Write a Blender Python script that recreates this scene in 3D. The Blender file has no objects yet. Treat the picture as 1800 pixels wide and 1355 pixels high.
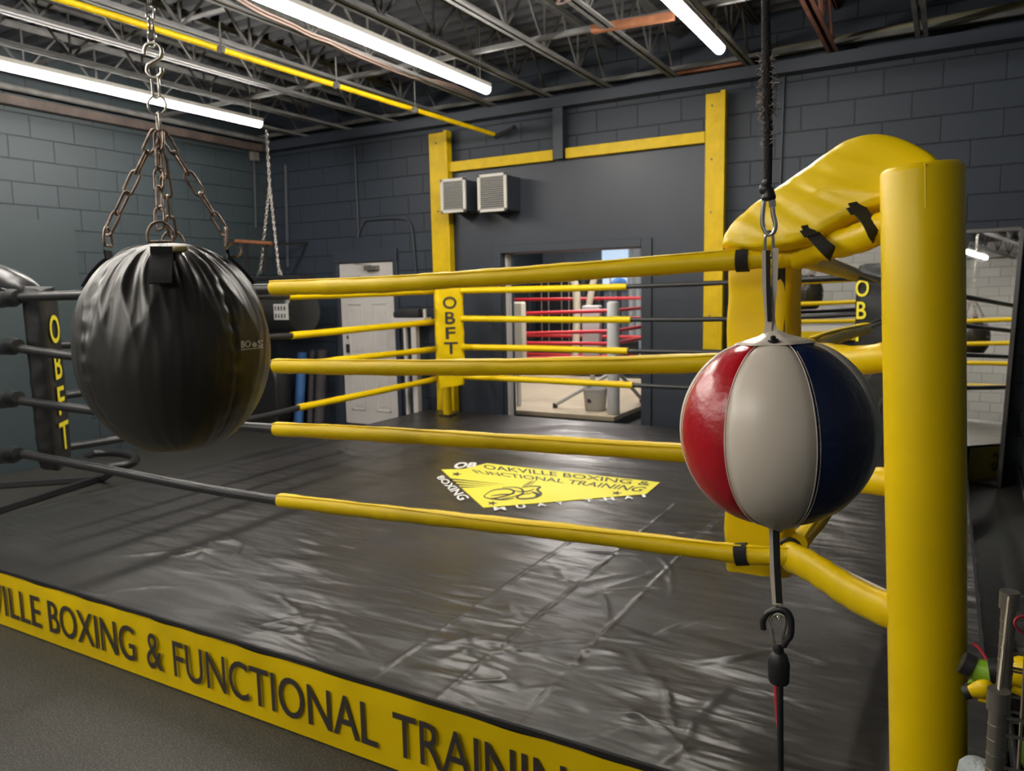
import bpy, bmesh, math, random
from mathutils import Vector as V, Matrix
random.seed(7)
S = bpy.context.scene
COL = S.collection
PI = math.pi

# ---------------------------------------------------------------- camera
F, CX, CY = 1338.0, 900.0, 677.5          # focal length in pixels of the 1800x1355 frame
YAW, PITCH, ROLL = -.5195, .1242, -.020
CAM = V((0, 0, 1.53))
FWD = V((math.sin(YAW)*math.cos(PITCH), math.cos(YAW)*math.cos(PITCH), -math.sin(PITCH)))
_r = V((math.cos(YAW), -math.sin(YAW), 0)); _u = _r.cross(FWD)
RT = _r*math.cos(ROLL)+_u*math.sin(ROLL); UP = -_r*math.sin(ROLL)+_u*math.cos(ROLL)
cd = bpy.data.cameras.new('camera'); cam = bpy.data.objects.new('camera', cd); COL.objects.link(cam)
m = Matrix.Identity(4)
for i in range(3):
    m[i][0], m[i][1], m[i][2], m[i][3] = RT[i], UP[i], -FWD[i], CAM[i]
cam.matrix_world = m
cd.sensor_width = 36; cd.lens = F/1800*36; cd.clip_start = .02; cd.clip_end = 100
cd.dof.use_dof = True; cd.dof.focus_distance = .98; cd.dof.aperture_fstop = 11
S.camera = cam

# measuring helpers: where a sight line of the photograph meets a real plane of the room
def ray(x, y): return FWD+(x-CX)/F*RT-(y-CY)/F*UP
def onz(x, y, z): d = ray(x, y); return CAM+d*((z-CAM.z)/d.z)
def ony(x, y, Y): d = ray(x, y); return CAM+d*(Y/d.y)
def onx(x, y, X): d = ray(x, y); return CAM+d*(X/d.x)
def at(x, y, depth): return CAM+ray(x, y)*depth

# ---------------------------------------------------------------- world, exposure
w = bpy.data.worlds.new('world'); S.world = w; w.use_nodes = True
w.node_tree.nodes['Background'].inputs[0].default_value = (.6, .7, .9, 1)
w.node_tree.nodes['Background'].inputs[1].default_value = .15
S.view_settings.view_transform = 'Standard'; S.view_settings.look = 'None'
S.view_settings.exposure = 2.38; S.view_settings.gamma = 1
S.cycles.max_bounces = 7; S.cycles.diffuse_bounces = 4; S.cycles.glossy_bounces = 4
S.cycles.sample_clamp_indirect = 6; S.cycles.caustics_reflective = False

LAMP = 17.0            # emission of the ceiling tubes

# ---------------------------------------------------------------- room numbers
XL, XR, YB, YF = -7.2, .53, 6.75, -4.6      # left, right, back and front walls
ZC = 3.70                                   # roof deck
PH = .28                                    # ring platform height
PX0, PX1, PY0, PY1 = -4.78, .155, 1.79, 6.56

# ---------------------------------------------------------------- materials
MATS = {}
def mat(name, col, rough=.5, metal=0., bump=0., bscale=30., var=0., vscale=6., spec=.5, emit=None, estr=1., coat=0., stretch=None, detail=4):
    if name in MATS: return MATS[name]
    m = bpy.data.materials.new(name); m.use_nodes = True; nt = m.node_tree; b = nt.nodes['Principled BSDF']
    b.inputs['Base Color'].default_value = (*col, 1); b.inputs['Roughness'].default_value = rough
    b.inputs['Metallic'].default_value = metal; b.inputs['Specular IOR Level'].default_value = spec
    b.inputs['Coat Weight'].default_value = coat
    tc = nt.nodes.new('ShaderNodeTexCoord'); mp = nt.nodes.new('ShaderNodeMapping'); nt.links.new(tc.outputs['Object'], mp.inputs[0])
    if stretch: mp.inputs['Scale'].default_value = stretch
    if var:
        n = nt.nodes.new('ShaderNodeTexNoise'); n.inputs['Scale'].default_value = vscale; n.inputs['Detail'].default_value = detail
        nt.links.new(mp.outputs[0], n.inputs[0])
        r = nt.nodes.new('ShaderNodeValToRGB'); r.color_ramp.elements[0].position = .3; r.color_ramp.elements[1].position = .7
        r.color_ramp.elements[0].color = (*[c*(1-var) for c in col], 1); r.color_ramp.elements[1].color = (*[min(1, c*(1+var)) for c in col], 1)
        nt.links.new(n.outputs[0], r.inputs[0]); nt.links.new(r.outputs[0], b.inputs['Base Color'])
    if bump:
        n = nt.nodes.new('ShaderNodeTexNoise'); n.inputs['Scale'].default_value = bscale; n.inputs['Detail'].default_value = 5
        nt.links.new(mp.outputs[0], n.inputs[0])
        bp = nt.nodes.new('ShaderNodeBump'); bp.inputs['Strength'].default_value = bump; bp.inputs['Distance'].default_value = .01
        nt.links.new(n.outputs[0], bp.inputs['Height']); nt.links.new(bp.outputs[0], b.inputs['Normal'])
    if emit:
        b.inputs['Emission Color'].default_value = (*emit, 1); b.inputs['Emission Strength'].default_value = estr
    MATS[name] = m; return m

YEL = (.86, .60, .001)
m_yvin = mat('yellow vinyl', YEL, .40, spec=.35, bump=.22, bscale=9, var=.05, vscale=4)
m_yrope = mat('yellow rope sleeve', YEL, .44, spec=.35, bump=.25, bscale=14, var=.05)
m_ypaint = mat('yellow painted steel', (.74, .50, .001), .5, spec=.35, bump=.12, bscale=25, var=.10, vscale=9)
m_bvin = mat('black vinyl', (.016, .017, .018), .33, bump=.35, bscale=11, spec=.6)
m_bbag = mat('black bag leather', (.030, .028, .026), .37, bump=.28, bscale=9, spec=.8)
m_brope = mat('black rope sleeve', (.028, .028, .03), .38, bump=.2, bscale=20)
m_strap = mat('black webbing', (.012, .012, .013), .8, bump=.5, bscale=400)
m_rubber = mat('black rubber', (.012, .012, .013), .45)
m_letter = mat('dark brown lettering', (.045, .035, .03), .6)
m_yletter = mat('yellow lettering', (.85, .72, .02), .5)
m_wletter = mat('white lettering', (.75, .75, .72), .6)
m_steel = mat('zinc steel', (.55, .52, .47), .32, 1., bump=.2, bscale=60)
m_rust = mat('aged steel chain', (.27, .20, .16), .42, .9, bump=.4, bscale=90, var=.4, vscale=40)
m_chrome = mat('bright steel', (.75, .73, .7), .16, 1.)
m_white = mat('white paint', (.60, .57, .55), .5, var=.04)
m_grille = mat('white louvre', (.62, .60, .56), .5)
m_dark = mat('dark plastic', (.02, .02, .022), .5)
m_joist = mat('grey primed steel', (.155, .154, .152), .55, .0, var=.25, vscale=8)
m_web = mat('dull web steel', (.085, .082, .08), .6, .0, var=.25, vscale=8)
m_joistr = mat('red primed steel', (.22, .09, .06), .6, .1, var=.25, vscale=8)
m_orange = mat('orange bare timber', (.26, .10, .045), .7, var=.3, vscale=12)
m_copper = mat('copper coloured cable', (.27, .19, .16), .5, .2)
m_cream = mat('cream vinyl', (.62, .56, .44), .6, bump=.1)
m_greyvin = mat('grey white vinyl', (.48, .47, .45), .6, bump=.15)
m_red = mat('red rope sleeve', (.55, .02, .03), .5)
m_lred = mat('red leather', (.42, .006, .014), .27, bump=.22, bscale=45, var=.12, vscale=7, spec=.6)
m_lblue = mat('blue leather', (.006, .014, .055), .33, bump=.3, bscale=60, var=.15, vscale=7, spec=.5)
m_lwhite = mat('white leather', (.66, .59, .50), .34, bump=.08, bscale=30, var=.05, vscale=5)
m_blue = mat('blue foam', (.05, .16, .42), .7, bump=.3, bscale=60)
m_gfoam = mat('dark grey foam', (.05, .045, .05), .75, bump=.3, bscale=60)
m_green = mat('lime green vinyl', (.22, .42, .02), .45, bump=.2)
m_towel = mat('white towel', (.45, .5, .52), .9, bump=.8, bscale=150)
m_redcord = mat('red cord', (.45, .02, .04), .6)
m_tube = mat('lit tube', (1, 1, 1), .5, emit=(1., .945, .86), estr=LAMP)
m_tube2 = mat('lit panel', (1, 1, 1), .5, emit=(1., .96, .92), estr=5.5)
m_mirror = mat('mirror glass', (.80, .80, .80), .015, 1.)
m_mframe = mat('grey mirror frame', (.075, .07, .07), .45, .3)
m_tape = mat('light tape', (.55, .5, .42), .6)

def block_mat(name, col, axes, off=(0, 0), rough=.55, strength=1.):
    """painted concrete block: 0.4 x 0.2 m courses; the mortar joint is a groove"""
    m = bpy.data.materials.new(name); m.use_nodes = True; nt = m.node_tree; b = nt.nodes['Principled BSDF']
    tc = nt.nodes.new('ShaderNodeTexCoord'); sp = nt.nodes.new('ShaderNodeSeparateXYZ'); cb = nt.nodes.new('ShaderNodeCombineXYZ')
    nt.links.new(tc.outputs['Object'], sp.inputs[0])
    for k, a in enumerate(axes):
        ad = nt.nodes.new('ShaderNodeMath'); ad.operation = 'ADD'; ad.inputs[1].default_value = off[k]+20
        nt.links.new(sp.outputs['XYZ'.index(a)], ad.inputs[0]); nt.links.new(ad.outputs[0], cb.inputs[k])
    br = nt.nodes.new('ShaderNodeTexBrick'); nt.links.new(cb.outputs[0], br.inputs[0])
    br.inputs['Scale'].default_value = 1; br.inputs['Brick Width'].default_value = .4; br.inputs['Row Height'].default_value = .2
    br.inputs['Mortar Size'].default_value = .006; br.inputs['Mortar Smooth'].default_value = .6; br.offset = .5
    c2 = [c*1.15 for c in col]
    br.inputs['Color1'].default_value = (*col, 1); br.inputs['Color2'].default_value = (*c2, 1); br.inputs['Mortar'].default_value = (*[c*.72 for c in col], 1)
    nt.links.new(br.outputs['Color'], b.inputs['Base Color'])
    n = nt.nodes.new('ShaderNodeTexNoise'); n.inputs['Scale'].default_value = 60; n.inputs['Detail'].default_value = 6; nt.links.new(tc.outputs['Object'], n.inputs[0])
    mx = nt.nodes.new('ShaderNodeMath'); mx.operation = 'MULTIPLY_ADD'; mx.inputs[1].default_value = .12
    inv = nt.nodes.new('ShaderNodeMath'); inv.operation = 'SUBTRACT'; inv.inputs[0].default_value = 1; nt.links.new(br.outputs['Fac'], inv.inputs[1])
    nt.links.new(n.outputs[0], mx.inputs[0]); nt.links.new(inv.outputs[0], mx.inputs[2])
    bp = nt.nodes.new('ShaderNodeBump'); bp.inputs['Strength'].default_value = strength; bp.inputs['Distance'].default_value = .012
    nt.links.new(mx.outputs[0], bp.inputs['Height']); nt.links.new(bp.outputs[0], b.inputs['Normal'])
    b.inputs['Roughness'].default_value = rough
    return m
SLATE = (.027, .036, .052)
m_wback = block_mat('slate painted block, back', SLATE, 'XZ', (.1, .03))
m_wleft = block_mat('slate painted block, left', (.032, .045, .053), 'YZ', (.0, .03))
m_wright = block_mat('slate painted block, right', (.030, .038, .046), 'YZ', (.0, .03))
m_wfront = block_mat('grey painted block, front', (.42, .41, .38), 'XZ', (.0, .03))
m_panel = mat('smooth slate board', (.036, .044, .062), .42, bump=.05, bscale=4, var=.06, vscale=3)
m_panell = mat('smooth slate green board', (.034, .050, .056), .5, bump=.05, bscale=4, var=.05, vscale=3)
m_deck = mat('dark roof deck', (.042, .045, .053), .7, var=.2, vscale=3)

def floor_mat():
    m = bpy.data.materials.new('speckled rubber floor'); m.use_nodes = True; nt = m.node_tree; b = nt.nodes['Principled BSDF']
    tc = nt.nodes.new('ShaderNodeTexCoord')
    n = nt.nodes.new('ShaderNodeTexNoise'); n.inputs['Scale'].default_value = 190; n.inputs['Detail'].default_value = 1; nt.links.new(tc.outputs['Object'], n.inputs[0])
    r = nt.nodes.new('ShaderNodeValToRGB'); e = r.color_ramp.elements; e[0].position = .56; e[0].color = (.030, .029, .025, 1); e[1].position = .68; e[1].color = (.17, .165, .135, 1)
    nt.links.new(n.outputs[0], r.inputs[0])
    n2 = nt.nodes.new('ShaderNodeTexNoise'); n2.inputs['Scale'].default_value = 1.5; n2.inputs['Detail'].default_value = 5; nt.links.new(tc.outputs['Object'], n2.inputs[0])
    mx = nt.nodes.new('ShaderNodeMix'); mx.data_type = 'RGBA'; mx.blend_type = 'MULTIPLY'; mx.inputs[0].default_value = .5
    nt.links.new(r.outputs[0], mx.inputs[6]); nt.links.new(n2.outputs[0], mx.inputs[7]); nt.links.new(mx.outputs[2], b.inputs['Base Color'])
    bp = nt.nodes.new('ShaderNodeBump'); bp.inputs['Strength'].default_value = .4; bp.inputs['Distance'].default_value = .003
    nt.links.new(n.outputs[0], bp.inputs['Height']); nt.links.new(bp.outputs[0], b.inputs['Normal'])
    b.inputs['Roughness'].default_value = .55
    return m
m_floor = floor_mat()

def canvas_mat():
    m = bpy.data.materials.new('black ring canvas'); m.use_nodes = True; nt = m.node_tree; b = nt.nodes['Principled BSDF']
    tc = nt.nodes.new('ShaderNodeTexCoord')
    def noise(scale, rot, sc, det=3, dist=0.):
        mp = nt.nodes.new('ShaderNodeMapping'); mp.inputs['Rotation'].default_value = (0, 0, rot); mp.inputs['Scale'].default_value = sc
        nt.links.new(tc.outputs['Object'], mp.inputs[0])
        n = nt.nodes.new('ShaderNodeTexNoise'); n.inputs['Scale'].default_value = scale; n.inputs['Detail'].default_value = det; n.inputs['Distortion'].default_value = dist
        nt.links.new(mp.outputs[0], n.inputs[0]); return n.outputs[0]
    def math_(op, a, b2):
        x = nt.nodes.new('ShaderNodeMath'); x.operation = op
        for k, q in enumerate((a, b2)):
            if isinstance(q, (int, float)): x.inputs[k].default_value = q
            else: nt.links.new(q, x.inputs[k])
        return x.outputs[0]
    a = noise(1.6, .35, (1, 3.2, 1), 2.5, .25); c = noise(2.4, -.55, (1, 4.5, 1), 2, .3); d = noise(60, 0, (1, 1, 1), 3); e_ = noise(3.2, 1.2, (1, 3.5, 1), 2, .2)
    def mask(seed, lo, k): return math_('MINIMUM', math_('MAXIMUM', math_('MULTIPLY', math_('SUBTRACT', noise(seed, seed, (1, 1, 1), 1), lo), k), 0), 1)
    h = math_('MULTIPLY', a, 1.3)
    h = math_('ADD', h, math_('MULTIPLY', math_('MULTIPLY', c, mask(.9, .46, 6)), 1.4))
    h = math_('ADD', h, math_('MULTIPLY', math_('MULTIPLY', e_, mask(1.1, .5, 7)), 1.1))
    h = math_('ADD', h, math_('MULTIPLY', d, .03))
    bp = nt.nodes.new('ShaderNodeBump'); bp.inputs['Strength'].default_value = .6; bp.inputs['Distance'].default_value = .022
    nt.links.new(h, bp.inputs['Height']); nt.links.new(bp.outputs[0], b.inputs['Normal'])
    n2 = noise(1.3, 0, (1, 1, 1), 5)
    r = nt.nodes.new('ShaderNodeValToRGB'); e = r.color_ramp.elements; e[0].position = .35; e[0].color = (.026, .0245, .0235, 1); e[1].position = .7; e[1].color = (.038, .035, .033, 1)
    nt.links.new(n2, r.inputs[0]); nt.links.new(r.outputs[0], b.inputs['Base Color'])
    rr = nt.nodes.new('ShaderNodeMapRange'); nt.links.new(n2, rr.inputs[0]); rr.inputs[3].default_value = .27; rr.inputs[4].default_value = .40
    nt.links.new(rr.outputs[0], b.inputs['Roughness'])
    b.inputs['Specular IOR Level'].default_value = .6
    return m
m_canvas = canvas_mat()

# ---------------------------------------------------------------- mesh helpers
class MB:
    def __init__(s): s.v = []; s.f = []
    def add(s, vs, fs):
        o = len(s.v); s.v += [V(p) for p in vs]; s.f += [tuple(i+o for i in f) for f in fs]; return s
    def box(s, a, b, M=None):
        x0, y0, z0 = a; x1, y1, z1 = b
        vs = [V((x, y, z)) for x in (x0, x1) for y in (y0, y1) for z in (z0, z1)]
        if M: vs = [M @ p for p in vs]
        return s.add(vs, [(0, 1, 3, 2), (4, 6, 7, 5), (0, 4, 5, 1), (2, 3, 7, 6), (0, 2, 6, 4), (1, 5, 7, 3)])
    def bar(s, p, q, wd, th, side=V((0, 0, 1))):
        p, q = V(p), V(q); d = (q-p).normalized(); a = d.cross(side)
        if a.length < 1e-4: a = d.cross(V((1, 0, 0)))
        a.normalize(); b = a.cross(d)
        vs = [e+a*(i*wd/2)+b*(j*th/2) for e in (p, q) for i, j in ((-1, -1), (1, -1), (1, 1), (-1, 1))]
        return s.add(vs, [(3, 2, 1, 0), (4, 5, 6, 7), (0, 1, 5, 4), (1, 2, 6, 5), (2, 3, 7, 6), (3, 0, 4, 7)])
    def tube(s, pts, r, n=12, cap=True, closed=False, flat=1., up=None):
        pts = [V(p) for p in pts]; N = len(pts); rs = r if isinstance(r, (list, tuple)) else [r]*N
        prev = None; rings = []
        for i, p in enumerate(pts):
            if closed: d = pts[(i+1) % N]-pts[i-1]
            else: d = pts[min(i+1, N-1)]-pts[max(i-1, 0)]
            d.normalize()
            if prev is None:
                ref = V(up) if up is not None else (V((0, 0, 1)) if abs(d.z) < .9 else V((1, 0, 0)))
                a = ref-d*ref.dot(d); a.normalize()
            else: a = prev-d*prev.dot(d); a.normalize()
            prev = a; b = d.cross(a)
            rings.append([p+a*(math.cos(t)*rs[i])+b*(math.sin(t)*rs[i]*flat) for t in [2*PI*k/n for k in range(n)]])
        o = len(s.v)
        for g in rings: s.v += g
        L = N if closed else N-1
        for i in range(L):
            j = (i+1) % N
            for k in range(n):
                k2 = (k+1) % n
                s.f.append((o+i*n+k, o+i*n+k2, o+j*n+k2, o+j*n+k))
        if cap and not closed:
            s.f.append(tuple(o+k for k in range(n-1, -1, -1))); s.f.append(tuple(o+(N-1)*n+k for k in range(n)))
        return s
    def lathe(s, prof, c=(0, 0, 0), n=32, M=None):
        o = len(s.v); c = V(c)
        for r, z in prof:
            for k in range(n):
                p = V((r*math.cos(2*PI*k/n), r*math.sin(2*PI*k/n), z)); p = M @ p if M else p+c
                s.v.append(p)
        for i in range(len(prof)-1):
            for k in range(n):
                k2 = (k+1) % n; s.f.append((o+i*n+k, o+i*n+k2, o+(i+1)*n+k2, o+(i+1)*n+k))
        s.f.append(tuple(o+k for k in range(n-1, -1, -1))); s.f.append(tuple(o+(len(prof)-1)*n+k for k in range(n)))
        return s
    def prism(s, poly, n, th):
        poly = [V(p) for p in poly]; n = V(n).normalized()*th; k = len(poly)
        return s.add(poly+[p+n for p in poly], [tuple(range(k-1, -1, -1)), tuple(range(k, 2*k))]+[(i, (i+1) % k, k+(i+1) % k, k+i) for i in range(k)])
    def build(s, name, m, parent=None, smooth=True, ang=40, bevel=0, seg=3, sub=0):
        me = bpy.data.meshes.new(name); me.from_pydata([tuple(p) for p in s.v], [], s.f); me.validate(); me.update()
        bm = bmesh.new(); bm.from_mesh(me); bmesh.ops.recalc_face_normals(bm, faces=bm.faces); bm.to_mesh(me); bm.free()
        for mm in (m if isinstance(m, (list, tuple)) else [m]): me.materials.append(mm)
        if smooth: me.shade_smooth(); me.set_sharp_from_angle(angle=math.radians(ang))
        o = bpy.data.objects.new(name, me); COL.objects.link(o)
        if bevel:
            q = o.modifiers.new('bevel', 'BEVEL'); q.width = bevel; q.segments = seg; q.limit_method = 'ANGLE'; q.angle_limit = .6
        if sub:
            q = o.modifiers.new('sub', 'SUBSURF'); q.levels = sub; q.render_levels = sub
        if parent is not None:
            o.parent = parent; 
            if parent.type == 'EMPTY' and parent.parent is None: o.matrix_parent_inverse = Matrix.Translation(-parent.location)
            elif parent.parent is not None and parent.parent.type == 'EMPTY': pass
        return o
def strip(mb, pts, wd, th, nrm, k=6):
    """flat webbing following a path, its face towards nrm (vector, or a function of the index)"""
    P = smoothpath(pts, k) if k else [V(p) for p in pts]; o = len(mb.v); N = len(P)
    for i, p in enumerate(P):
        d = (P[min(i+1, N-1)]-P[max(i-1, 0)]).normalized(); n = V(nrm(i)) if callable(nrm) else V(nrm)
        a = d.cross(n).normalized(); n = a.cross(d).normalized()
        mb.v += [p-a*wd/2, p+a*wd/2, p+a*wd/2+n*th, p-a*wd/2+n*th]
    for i in range(N-1):
        for q in range(4): mb.f.append((o+4*i+q, o+4*i+(q+1) % 4, o+4*i+4+(q+1) % 4, o+4*i+4+q))
    mb.f.append((o+3, o+2, o+1, o)); mb.f.append((o+4*N-4, o+4*N-3, o+4*N-2, o+4*N-1))
    return mb
def smoothpath(pts, k=6):
    """Catmull-Rom through the points"""
    P = [V(p) for p in pts]; out = []
    for i in range(len(P)-1):
        a, b, c, d = P[max(i-1, 0)], P[i], P[i+1], P[min(i+2, len(P)-1)]
        for j in range(k):
            t = j/k; out.append(.5*((2*b)+(c-a)*t+(2*a-5*b+4*c-d)*t*t+(3*b-a-3*c+d)*t**3))
    out.append(P[-1]); return out
def tag(o, label=None, cat=None, group=None, kind=None):
    for k, v_ in (('label', label), ('category', cat), ('group', group), ('kind', kind)):
        if v_: o[k] = v_
    return o
def thing(name, loc, label, cat, group=None):
    o = bpy.data.objects.new(name, None); COL.objects.link(o); o.location = V(loc); o.empty_display_size = .1
    return tag(o, label, cat, group)
def struct(o): o['kind'] = 'structure'; return o
def copy_thing(src, loc, label):
    c = src.copy(); COL.objects.link(c); c.location = V(loc); c['label'] = label
    for ch in list(src.children):
        d = ch.copy(); COL.objects.link(d); d.parent = c
        for g in ch.children:
            e = g.copy(); COL.objects.link(e); e.parent = d
    return c
def text_geo(txt, offset=.0, spacing=1.):
    cu = bpy.data.curves.new('t', 'FONT'); cu.body = txt; cu.size = 1; cu.offset = offset; cu.space_character = spacing; cu.resolution_u = 4
    o = bpy.data.objects.new('t', cu); COL.objects.link(o)
    bpy.context.view_layer.update()
    me = bpy.data.meshes.new_from_object(o); vs = [v_.co.copy() for v_ in me.vertices]; fs = [tuple(p.vertices) for p in me.polygons]
    bpy.data.objects.remove(o); bpy.data.curves.remove(cu); bpy.data.meshes.remove(me)
    return vs, fs
def text_on(mb, txt, fn, offset=.0, spacing=1.):
    """fn maps (u,v), both 0..1 over the letters' bounding box, to a point in the room"""
    vs, fs = text_geo(txt, offset, spacing)
    x0 = min(p.x for p in vs); x1 = max(p.x for p in vs); y0 = min(p.y for p in vs); y1 = max(p.y for p in vs)
    return mb.add([fn((p.x-x0)/(x1-x0), (p.y-y0)/(y1-y0)) for p in vs], fs)
def flat_fn(O, A, B):      # origin, width vector, height vector
    O, A, B = V(O), V(A), V(B); return lambda u, v_: O+A*u+B*v_
def link_pts(c, d, s, L, W, n=20):
    """centre line of one oval chain link: c centre, d long axis, s side axis, L outer length, W outer width"""
    out = []
    h = (L-W)/2
    for k in range(n):
        t = 2*PI*k/n; x = math.cos(t)*W/2; y = math.sin(t)*W/2+(h if math.sin(t) > 0 else -h if math.sin(t) < 0 else 0)
        out.append(c+d*y+s*x)
    return out
def chain(mb, p, q, pitch, W, wire, sag=0., tw=0.):
    p, q = V(p), V(q); n = max(1, round((q-p).length/pitch)); pitch = (q-p).length/n; d0 = (q-p).normalized()
    for i in range(n):
        t = (i+.5)/n; c = p.lerp(q, t)-V((0, 0, sag*4*t*(1-t)))
        s = V((1, 0, 0)) if abs(d0.x) < .8 else V((0, 1, 0))
        s = (s-d0*s.dot(d0)).normalized(); b = d0.cross(s); a = (PI/2)*(i % 2)+.35+tw*i
        mb.tube(link_pts(c, d0, s*math.cos(a)+b*math.sin(a), pitch+2.1*wire, W, 14), wire, 7, closed=True)
    return mb

# ================================================================= ROOM SHELL
b = MB().box((XL-.2, YF-.2, -.1), (XR+.2, YB+7.5, 0)); struct(b.build('floor', m_floor, smooth=False))
# back wall with the wide doorway and the white door
OX0, OX1, OZ = -3.93, -2.40, 1.93
DX0, DX1, DZ = -6.13, -5.33, 1.88
b = MB()
T = .2
b.box((XL, YB, 0), (DX0, YB+T, ZC+.12)); b.box((DX0, YB, DZ), (DX1, YB+T, ZC+.12)); b.box((DX1, YB, 0), (OX0, YB+T, ZC+.12))
b.box((OX0, YB, OZ), (OX1, YB+T, ZC+.12)); b.box((OX1, YB, 0), (XR+.2, YB+T, ZC+.12))
struct(b.build('wall_back', m_wback, smooth=False))
struct(MB().box((XL-.2, YF, 0), (XL, YB+7.4, ZC+.12)).build('wall_left', m_wleft, smooth=False))
struct(MB().box((XR, YF, 0), (XR+.2, YB, ZC+.12)).build('wall_right', m_wright, smooth=False))
struct(MB().box((XL, YF-.2, 0), (XR+.2, YF, ZC+.12)).build('wall_front', m_wfront, smooth=False))
# corrugated roof deck
b = MB(); ys = []; y = YF; k = 0; prof = []
while y < YB+.2:
    for dy, z in ((0, 0), (.06, 0), (.085, .04), (.145, .04)): prof.append((y+dy, ZC+z))
    y += .17
for X in (XL, XR+.2):
    b.v += [V((X, yy, zz)) for yy, zz in prof]
n_ = len(prof)
b.f += [(i, i+1, n_+i+1, n_+i) for i in range(n_-1)]
b.box((XL, YF, ZC+.06), (XR+.2, YB+.2, ZC+.12))
struct(b.build('ceiling', m_deck, smooth=False))
# the smooth board filling the old wide opening, cut for the doorway
b = MB(); BX0, BX1, BZ = -4.66, -1.86, 2.76; yb = YB-.03
b.box((BX0, yb, 0), (OX0, YB-.002, BZ)); b.box((OX0, yb, OZ), (OX1, YB-.002, BZ)); b.box((OX1, yb, 0), (BX1, YB-.002, BZ))
struct(b.build('trim_1', m_panel, smooth=False))
# dark doorway casing
b = MB()
for xa, xb in ((OX0-.11, OX0-.01), (OX1-.05, OX1+.05)): b.box((xa, YB-.05, 0), (xb, YB+.22, OZ+.05))
b.box((OX0-.01, YB-.05, OZ-.03), (OX1-.05, YB+.22, OZ+.05))
struct(b.build('trim_2', m_panel, bevel=.006))
struct(MB().box((ony(884, 600, YB+.03).x, YB+.03, 0), (ony(895, 600, YB+.03).x, YB+.10, OZ-.035)).build('trim_3', m_white, bevel=.004))
# casing of the white door
b = MB()
for x in (DX0, DX1): b.box((x-.06 if x == DX0 else x, YB-.03, 0), (x if x == DX0 else x+.06, YB+.02, DZ+.07))
b.box((DX0-.06, YB-.035, DZ), (DX1+.06, YB+.02, DZ+.14))
struct(b.build('trim_4', m_panel, bevel=.005))
# smooth painted board low on the left wall
zt = onx(60, 386, XL).z; yr = onx(131, 420, XL).y
struct(MB().box((XL+.002, YF+.1, 0), (XL+.02, yr, zt)).build('trim_5', m_panell, smooth=False))
# bluish room beyond
m_far = mat('grey blue wall', (.16, .19, .22), .6, var=.08); m_farfl = mat('grey rubber floor', (.12, .12, .12), .6)
struct(MB().box((XL, YB+7.2, 0), (XR+1, YB+7.4, ZC)).build('wall_far', m_far, smooth=False))
struct(MB().box((-1.6, YB+T, 0), (-1.4, YB+7.2, ZC)).build('wall_annex', m_far, smooth=False))
struct(MB().box((XL, YB+T, 2.75), (-1.4, YB+7.2, 2.9)).build('ceiling_annex', m_far, smooth=False))

# the white door: leaf with raised panels, lock, closer
t = thing('door_1', ((DX0+DX1)/2, YB, 0), 'white six panel door in the back wall beside the corner', 'door'); struct(t)
b = MB(); b.box((DX0+.01, YB-.01, .02), (DX1-.01, YB+.035, DZ-.01)); b.build('door_leaf', m_white, t, bevel=.004)
b = MB(); wd = (DX1-DX0)
for (z0, z1) in ((.18, .72), (.82, 1.42), (1.52, 1.74)):
    for s in (0, 1):
        x0 = DX0+.11+s*(wd/2-.03); x1 = x0+wd/2-.19
        for (xa, xb, za, zb) in ((x0, x1, z0, z0+.02), (x0, x1, z1-.02, z1), (x0, x0+.02, z0, z1), (x1-.02, x1, z0, z1)):
            b.box((xa, YB-.018, za), (xb, YB-.009, zb))
        b.box((x0+.05, YB-.016, z0+.05), (x1-.05, YB-.009, z1-.05))
b.build('door_panel', m_white, t, bevel=.004)
p = ony(614, 612, YB)
MB().box((p.x-.025, YB-.03, p.z-.05), (p.x+.025, YB-.009, p.z+.05)).build('door_lock', m_dark, t, bevel=.004)
MB().lathe([(0, 0), (.02, 0), (.02, .01), (0, .012)], n=16, M=Matrix.Translation((p.x, YB-.01, p.z+.13)) @ Matrix.Rotation(PI/2, 4, 'X')).build('deadbolt', m_rust, t)
p = ony(657, 471, YB); b = MB(); b.box((p.x-.09, YB-.07, p.z-.025), (p.x+.09, YB-.01, p.z+.025)); b.bar((p.x, YB-.05, p.z+.03), (p.x-.2, YB-.10, p.z+.05), .02, .012)
b.build('door_closer', mat('dull aluminium', (.3, .28, .26), .4, .8), t, bevel=.004)

# ================================================================= CEILING STEEL
ORD = ['first', 'second', 'third', 'fourth', 'fifth', 'sixth', 'seventh', 'eighth', 'ninth', 'tenth', 'eleventh']
JX = [-6.48, -5.84, -5.20, -4.58, -3.96, -3.34, -2.74, -2.12, -1.49, -.86, -.25]
jz0, jz1 = 3.315, 3.66
def joist_parts(root, m, x=0):
    b = MB()
    for s in (-1, 1): b.box((x+s*.008, YF, jz0), (x+s*.042, YB-.02, jz0+.006)); b.box((x+s*.008, YF, jz0), (x+s*.013, YB-.02, jz0+.036))
    b.build('bottom_chord', m, root, smooth=False)
    b = MB()
    for s in (-1, 1): b.box((x+s*.008, YF, jz1+.03), (x+s*.045, YB, jz1+.037)); b.box((x+s*.008, YF, jz1), (x+s*.013, YB, jz1+.036))
    b.build('top_chord', m, root, smooth=False)
    b = MB(); y = YF+.1; st = .30; up = True
    pts = []
    while y < YB-.05: pts.append((x, y, jz1+.02 if up else jz0+.02)); y += st; up = not up
    for p, q in zip(pts, pts[1:]): b.bar(p, q, .016, .016)
    for i in range(1, len(pts)-1, 2): b.bar((x, pts[i][1], jz0+.02), (x, pts[i][1], jz1+.02), .014, .014)
    b.build('web', m_web if m is m_joist else m, root, smooth=False)
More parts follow.
